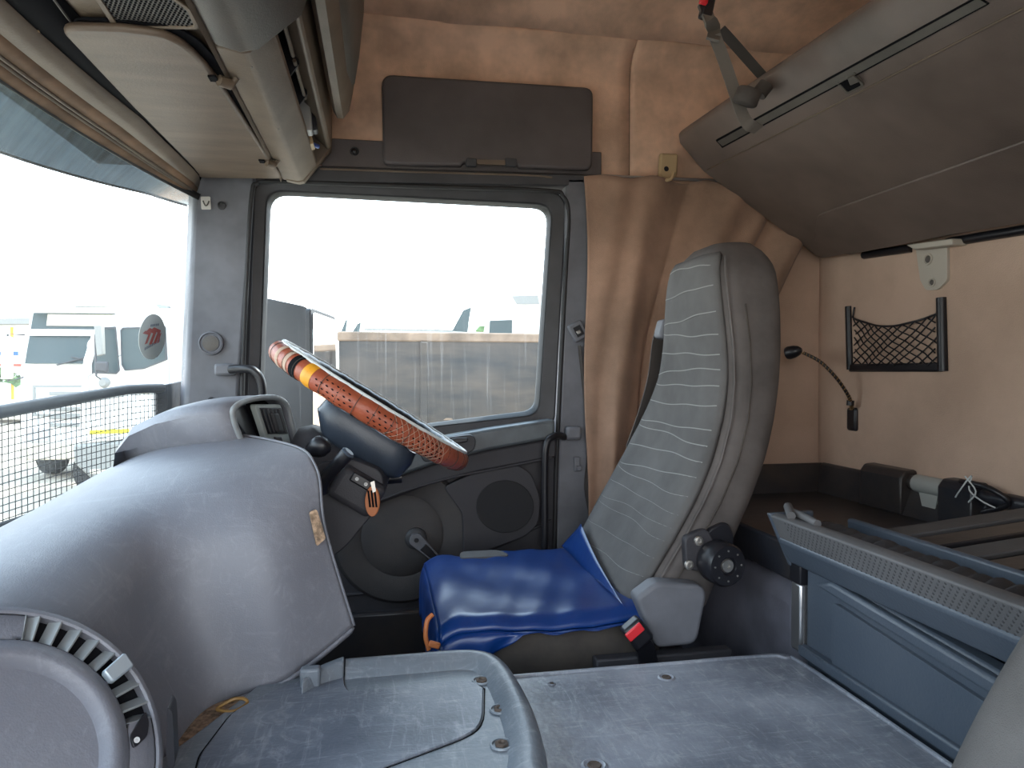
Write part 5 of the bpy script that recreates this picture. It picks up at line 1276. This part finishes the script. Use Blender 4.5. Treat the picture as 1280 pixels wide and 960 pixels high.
# own exterior mirror
XM = thing('side_mirror', (-0.45, 2.45, 0.5), 'tall dark exterior mirror housing just outside the driver window', 'mirror')
def WM(a, b, y): return W(a, b, y=y)
hs = rnd([WM(327, 371, 2.5), WM(388, 384, 2.42), WM(392, 478, 2.42), WM(392, 600, 2.42), WM(330, 620, 2.5)], [.03, .03, 0, .02, .02], 4)
build('housing', prism(hs, (-0.05, 0.12, 0)), 'frame_dark', XM, bevel=0.015, seg=3)
mg = rnd([WM(388, 384, 2.41), WM(420, 396, 2.60), WM(421, 478, 2.60), WM(389, 470, 2.41)], .02, 4)
build('mirror_rim', prism(mg, (-0.02, 0.01, 0)), 'black_plastic', XM, bevel=0.004)
mcn = sum(mg, V()) / len(mg)
build('mirror_glass', prism([mcn + (p - mcn) * 0.88 + V((0.004, -0.002, 0)) for p in mg], (-0.002, 0, 0)), 'mirror' if 'mirror' in MATS else 'steel', XM)

for zz in (0.62, 1.22):
    build('mirror_arm', tube(cr([V((-0.44, 2.50, zz)), V((-0.55, 2.42, zz + .02)), V((-0.58, 2.30, zz + .02)), V((-0.54, 2.17, zz))], 4), 0.014, 8), 'frame_dark', XM, smooth=50)
class Yard:
    """local frame: x right, y away, z up around a point at ground level"""
    def __init__(s, px, d, rot=0.0):
        p = W(px, 465, d=d); s.o = V((p.x, p.y, GZ)); a = -YAW + rot
        s.rx = V((cos(a), sin(a), 0)); s.ry = V((-sin(a), cos(a), 0)); s.k = F / d; s.px = px; s.d = d
    def p(s, x, y, z): return s.o + s.rx * x + s.ry * y + V((0, 0, z))
    def q(s, px, py, y=0.0): return s.p((px - s.px) / s.k, y, 1.0 - GZ - (py - 465) / s.k)
    def poly(s, lst, y=0.0, dep=0.05): return prism([s.q(a, b, y) for a, b in lst], s.ry * dep)
    def box(s, x0, x1, y0, y1, z0, z1): return prism([s.p(x0, y0, z0), s.p(x1, y0, z0), s.p(x1, y0, z1), s.p(x0, y0, z1)], s.ry * (y1 - y0))
def B_(nm, geo, m, par, bev=0.0, **k): return build(nm, geo, m, par, bevel=bev, **k)
def wheel(Y, root, x, y, r=0.5, axis=None):
    ax_ = axis or Y.rx
    c = Y.p(x, y, r)
    w_ = B_('wheel', lathe([(r * .55, -0.14), (r * .95, -.15), (r, -.11), (r, .11), (r * .95, .15), (r * .55, .14)], c, ax_, 28), 'tyre', root)
    B_('wheel_hub', lathe([(r * .56, -.13), (r * .5, -.06), (r * .25, -.04), (r * .22, -.14), (0, -.14)], c, ax_, 20), 'truck_cream', w_)

# truck A: white cab seen from the front
Y = Yard(100, 15.0, 0.12)
T = thing('parked_truck', Y.o, 'white truck cab facing the yard, farther left behind the mesh guard', 'truck')
body = [Y.p(x, y, z) for x, y, z in ((-1.22, 0, 0.62), (1.22, 0, .62), (1.22, 0, 2.35), (1.12, .28, 3.72), (-1.12, .28, 3.72), (-1.22, 0, 2.35))]
B_('cab_body', prism(body, Y.ry * 2.2), 'white_paint', T, 0.08, seg=3, label='white cab shell')
B_('windshield', prism([Y.p(x, y, z) for x, y, z in ((-1.10, -0.015, 2.48), (1.10, -.015, 2.48), (1.03, .20, 3.58), (-1.03, .20, 3.58))], Y.ry * 0.02), 'truck_glass', T, 0.01)
B_('window_banner', prism([Y.p(x, y, z) for x, y, z in ((-.72, .13, 3.30), (.72, .13, 3.30), (.72, .19, 3.55), (-.72, .19, 3.55))], -Y.ry * .02), 'truck_cream', T)
B_('visor_bar', prism([Y.p(x, y, z) for x, y, z in ((-1.02, .06, 3.08), (1.02, .06, 3.08), (1.02, .10, 3.22), (-1.02, .10, 3.22))], -Y.ry * .03), 'white_paint', T)
B_('round_sticker', lathe([(0.2, 0), (.2, .01), (0, .01)], Y.p(0.35, -.0, 2.86), -Y.ry, 20), 'sticker', T)
B_('roof_visor', prism([Y.p(x, y, z) for x, y, z in ((-1.15, -.30, 3.68), (1.15, -.30, 3.68), (1.15, .2, 3.86), (-1.15, .2, 3.86))], V((0, 0, .06))), 'truck_cream', T, .02)
B_('roof_hatch', Y.box(-.35, .6, .5, 1.3, 3.70, 3.98), 'truck_grey', T, .05)
for s in (-1, 1):
    B_('wiper', tube([Y.p(-.55 * s + .1, -.03, 2.45), Y.p(-.55 * s + .7 * s, -.04, 2.62)], .018, 6), 'frame_dark', T)
    B_('side_mirror', Y.box(1.38 * s - .1, 1.38 * s + .1, -.2, -.05, 2.15, 3.05), 'truck_cream', T, .04)
    B_('mirror_arm', tube([Y.p(1.15 * s, .1, 3.1), Y.p(1.38 * s, -.1, 3.1), Y.p(1.38 * s, -.1, 2.1), Y.p(1.15 * s, .1, 2.2)], .02, 6), 'frame_dark', T)
    B_('headlight', Y.box(.85 * s - .22, .85 * s + .22, -.03, .1, .78, 1.1), 'clear_box', T, .04)
    wheel(Y, T, s * 1.0, 0.9)
B_('number_frame', ringp([Y.p(x, -.02, z) for x, z in ((-.95, 1.35), (.95, 1.35), (.95, 2.02), (-.95, 2.02))], [Y.p(x, -.02, z) for x, z in ((-.9, 1.4), (.9, 1.4), (.9, 1.97), (-.9, 1.97))], Y.ry * .03), 'truck_grey', T)
for k in range(5): B_('grille_slat', Y.box(-.62, .8, -.03, .02, 1.12 + .17 * k, 1.20 + .17 * k), 'truck_grey', T, .01)
B_('bumper', Y.box(-1.2, 1.2, -.12, .3, .42, .78), 'truck_cream', T, .05)
B_('underbody', Y.box(-1.0, 1.0, .2, 5.5, .45, 1.0), 'frame_dark', T, .02)
B_('badge', lathe([(0.09, 0), (.08, .02), (0, .02)], Y.p(.55, 0, 2.2), -Y.ry, 14), 'truck_grey', T)

# truck B: white cab seen from the side
Y = Yard(170, 12.5, 0.0)
T = thing('parked_truck', Y.o, 'white truck cab seen side-on in front of the other, with yellow reflective strips', 'truck')
so = [(150, 390), (190, 386), (300, 384), (300, 562), (172, 562), (168, 548), (97, 556), (99, 500), (103, 450), (113, 420), (129, 398)]
B_('cab_body', Y.poly(so, 0, 2.3), 'white_paint', T, 0.05, seg=3, label='white cab shell')
B_('quarter_window', Y.poly([(130, 412), (145, 411), (149, 462), (145, 466), (117, 465), (117, 455)], -.02, .02), 'truck_glass', T)
B_('door_window', Y.poly([(153, 414), (156, 411), (206, 410), (208, 449), (180, 460), (158, 462), (154, 455)], -.02, .02), 'truck_glass', T)
def rim_(nm, lst, y, w, m, root):
    c = (sum(a for a, b in lst) / len(lst), sum(b for a, b in lst) / len(lst))
    o2 = [(c[0] + (a - c[0]) * (1 + w), c[1] + (b - c[1]) * (1 + w)) for a, b in lst]
    return build(nm, ringp([Y.q(a, b, y) for a, b in o2], [Y.q(a, b, y) for a, b in lst], Y.ry * .02), m, root)
rim_('window_rim', [(130, 412), (145, 411), (149, 462), (145, 466), (117, 465), (117, 455)], -.03, .08, 'frame_dark', T)
rim_('window_rim', [(153, 414), (156, 411), (206, 410), (208, 449), (180, 460), (158, 462), (154, 455)], -.03, .06, 'frame_dark', T)
B_('door_mirror', Y.poly([(132, 408), (142, 408), (143, 444), (135, 446)], -.35, .10), 'truck_grey', T, .02)
B_('small_mirror', Y.poly([(132, 452), (148, 452), (148, 466), (132, 464)], -.35, .08), 'frame_dark', T, .03)
B_('mirror_arm', tube([Y.q(130, 407, -.1), Y.q(133, 420, -.33), Y.q(134, 470, -.33), Y.q(140, 478, -.2)], .018, 6), 'frame_dark', T)
B_('round_mirror', lathe([(.09, 0), (.1, .05), (.06, .1), (0, .1)], Y.q(140, 478, -.2), -Y.ry, 16), 'truck_grey', T)
B_('roof_lamp', Y.poly([(160, 393), (161, 388), (170, 387), (172, 392)], .3, .25), 'orange_lamp', T, .01, label='orange roof lamp')
B_('air_deflector', Y.poly([(182, 378), (199, 380), (200, 391), (194, 388)], .3, 1.6), 'truck_grey', T, .01)
B_('reflector_strip', Y.poly([(112, 538), (161, 536), (161, 541), (112, 543)], -.02, .02), 'yellow_reflector', T, label='yellow strip')
B_('reflector_strip', Y.poly([(108, 491), (130, 488), (130, 491), (108, 494)], -.02, .02), 'yellow_reflector', T, label='yellow strip')
B_('reflector_strip', Y.poly([(176, 488), (188, 488), (188, 491), (176, 491)], -.02, .02), 'yellow_reflector', T, label='yellow strip')
B_('step_panel', Y.poly([(90, 556), (165, 550), (172, 566), (160, 600), (112, 598), (92, 580)], -.03, 2.2), 'truck_grey', T, .05)
B_('step', Y.poly([(117, 586), (158, 586), (158, 591), (117, 591)], -.15, .3), 'truck_cream', T, .01)
wheel(Y, T, -.78, .3, .5, Y.ry); wheel(Y, T, 1.2, .3, .5, Y.ry)
B_('door_seam', ringp([Y.q(a_, b_, -.004) for a_, b_ in ((110, 470), (212, 404), (212, 548), (114, 548))], [Y.q(a_, b_, -.004) for a_, b_ in ((111, 471), (211, 405), (211, 547), (115, 547))], Y.ry * .01), 'truck_grey', T)
B_('roof_box', Y.poly([(182, 384), (181, 350), (192, 331), (215, 326), (300, 330), (300, 384)], .4, 1.6), 'white_paint', T, .08, seg=3)

# dark tipper trailer outside the driver window
TPY = 9.0
TI = thing('tipper_trailer', (2.2, TPY, GZ), 'long dark weathered tipper trailer outside the driver window', 'trailer')
def tw(px, py): return W(px, py, y=TPY)
xl = tw(424, 440).x; xr = 9.5
zt = 1.0 + 47 * 9.0 / 870; zb = 0.15
rows = []
for i in range(15):
    t = i / 14; z = zb + (zt - zb) * t
    rows.append([V((xl + (xr - xl) * j / 80, TPY - 0.05 * sin(pi * t) - 0.012 * sin(j * 2.1 + t * 4) * sin(pi * t), z)) for j in range(81)])
build('side_wall', grid(rows), 'tipper_steel', TI, solid=0.05, solid_off=1, smooth=60)
build('end_wall', bx((xl, TPY, zb), (xl + 0.06, TPY + 2.4, zt)), 'tipper_steel', TI, bevel=0.01)
build('far_wall', bx((xl, TPY + 2.35, zb), (xr, TPY + 2.4, zt)), 'tipper_steel', TI)
build('top_rail', bx((xl - .02, TPY - 0.08, zt - .10), (xr, TPY + 0.06, zt + .02)), 'tipper_top', TI, bevel=0.02)
build('load_floor', bx((xl, TPY, zb), (xr, TPY + 2.4, zb + .08)), 'tipper_steel', TI)
x = xl + 1.0; 
while x < xr:
    build('side_rib', bx((x, TPY - 0.12, zb), (x + .10, TPY - .02, zt - .1)), 'tipper_steel', TI, bevel=0.02); x += 1.9
for z in (0.38, 0.62): build('side_line', bx((xl, TPY - 0.075, z), (xr, TPY - .03, z + .03)), 'tipper_top', TI, bevel=0.005)
build('chassis', bx((xl + .5, TPY + .5, zb - .35), (xr, TPY + 1.9, zb)), 'frame_dark', TI)
for x in (1.4, 2.7, 4.0, 7.2): 
    for y in (TPY + .25, TPY + 2.1):
        w_ = build('wheel', lathe([(.28, -0.14), (.5, -.15), (.53, -.11), (.53, .11), (.5, .15), (.28, .14)], (x, y, GZ + .53), (0, 1, 0), 28), 'tyre', TI)
        build('wheel_hub', lathe([(.28, -.13), (.1, -.15), (0, -.15)], (x, y, GZ + .53), (0, 1, 0), 16), 'truck_grey', w_)
o = build('dirt_bank', loft([[V((x, 13.2, GZ)), V((x, 14.0, 0.55 + .1 * sin(x))), V((x, 15.5, .72 + .1 * sin(x * 1.7))), V((x, 17.5, GZ))] for x in [-1.9 + 0.4 * k for k in range(8)]]), 'sand_wall', smooth=60)
tag(o, 'sandy orange dirt bank behind the tipper trailer', 'bank')

# distant vehicles behind the trailer
Y = Yard(630, 17.0, 0.0)
T = thing('distant_truck', Y.o, 'white truck roof with grey mesh visor rising behind the trailer on the right', 'truck')
B_('cab_body', Y.poly([(604, 414), (612, 372), (630, 366), (760, 364), (760, 560), (604, 560)], .3, 2.3), 'white_paint', T, .08, seg=3)
B_('roof_visor', Y.poly([(631, 369), (676, 366), (680, 383), (642, 384)], -.1, .3), 'white_paint', T, .02)
B_('visor_mesh', Y.poly([(640, 371), (672, 370), (674, 381), (646, 381)], -.14, .03), 'truck_grey', T)
B_('windshield', Y.poly([(612, 400), (640, 399), (640, 430), (610, 430)], .25, .04), 'truck_glass', T)
Y = Yard(560, 20.5, 0.0)
T = thing('distant_truck', Y.o, 'white truck roof with teal side fin rising behind the middle of the trailer', 'truck')
B_('cab_body', Y.poly([(462, 560), (462, 414), (565, 414), (576, 402), (632, 408), (632, 560)], .3, 2.3), 'white_paint', T, .06)
B_('roof_bar', Y.poly([(455, 410), (566, 412), (566, 415), (455, 413)], 0, .2), 'truck_grey', T)
B_('side_fin', Y.poly([(565, 414), (579, 388), (589, 384), (584, 415)], 0, .1), 'truck_glass', T, .01)
B_('green_load', Y.poly([(594, 414), (600, 407), (613, 408), (617, 403), (628, 406), (632, 415)], 0, .4), 'green', T, .02)
Y = Yard(436, 25.0, 0.0)
T = thing('distant_truck', Y.o, 'teal pair of wind deflectors behind the left end of the trailer', 'truck')
B_('cab_body', Y.poly([(420, 560), (420, 414), (452, 414), (452, 560)], .3, 2.3), 'white_paint', T, .06)
B_('wind_deflector', Y.poly([(426, 416), (432, 401), (434, 399), (432, 416)], 0, .2), 'truck_glass', T)
B_('wind_deflector', Y.poly([(440, 416), (447, 405), (451, 403), (449, 416)], 0, .2), 'truck_glass', T)

# yard shed and shrubs, far left
Y = Yard(5, 30.0, 0.0)
T = thing('yard_shed', Y.o, 'pale shed with yellow post and blue sign at the far left', 'shed')
B_('shed_wall', Y.poly([(-160, 404), (32, 402), (32, 520), (-160, 520)], 1, 3), 'white_paint', T, .05)
B_('shed_roof', Y.poly([(-160, 398), (32, 396), (32, 404), (-160, 406)], .6, 3.8), 'truck_grey', T, .02)
B_('yellow_post', Y.poly([(3, 408), (5, 408), (5, 500), (3, 500)], .5, .1), 'yellow_tape', T)
B_('blue_sign', Y.poly([(-12, 439), (14, 439), (14, 444), (-12, 444)], .4, .05), 'blue_sign', T)
B_('red_rail', Y.poly([(-30, 454), (22, 455), (22, 458), (-30, 457)], .3, .1), 'red_paint', T)
vs = []
for k in range(70):
    c = Y.q(random.uniform(-50, 26), random.uniform(462, 478), .0); c += V((0, 0, 0))
    s = random.uniform(.2, .45); n1 = V((random.uniform(-1, 1), random.uniform(-1, 1), random.uniform(-.4, 1))).normalized(); a_, b_, _ = basis(n1)
    vs.append(([c + a_ * s, c + b_ * s * .5, c - a_ * s, c - b_ * s * .5 + n1 * .1], [(0, 1, 2, 3)]))
o = build('low_shrubs', join(*vs), 'green', smooth=0); tag(o, 'patch of low green shrubs in front of the shed', 'shrubs', kind='stuff')
T = thing('bare_tree', Yard(12, 40).o, 'thin bare tree above the shed at the far left', 'tree')
Yt = Yard(12, 40)
B_('trunk', tube([Yt.p(0, 0, 0), Yt.p(.1, 0, 3), Yt.p(0, 0, 5.4)], [.1, .07, .03], 6), 'truck_grey', T)
for k in range(7):
    h = 2.6 + .35 * k; a_ = k * 2.4
    B_('branch', tube([Yt.p(.05, 0, h), Yt.p(.5 * cos(a_), .4 * sin(a_), h + .7), Yt.p(.8 * cos(a_), .6 * sin(a_), h + 1.4)], [.03, .02, .008], 5), 'truck_grey', T)
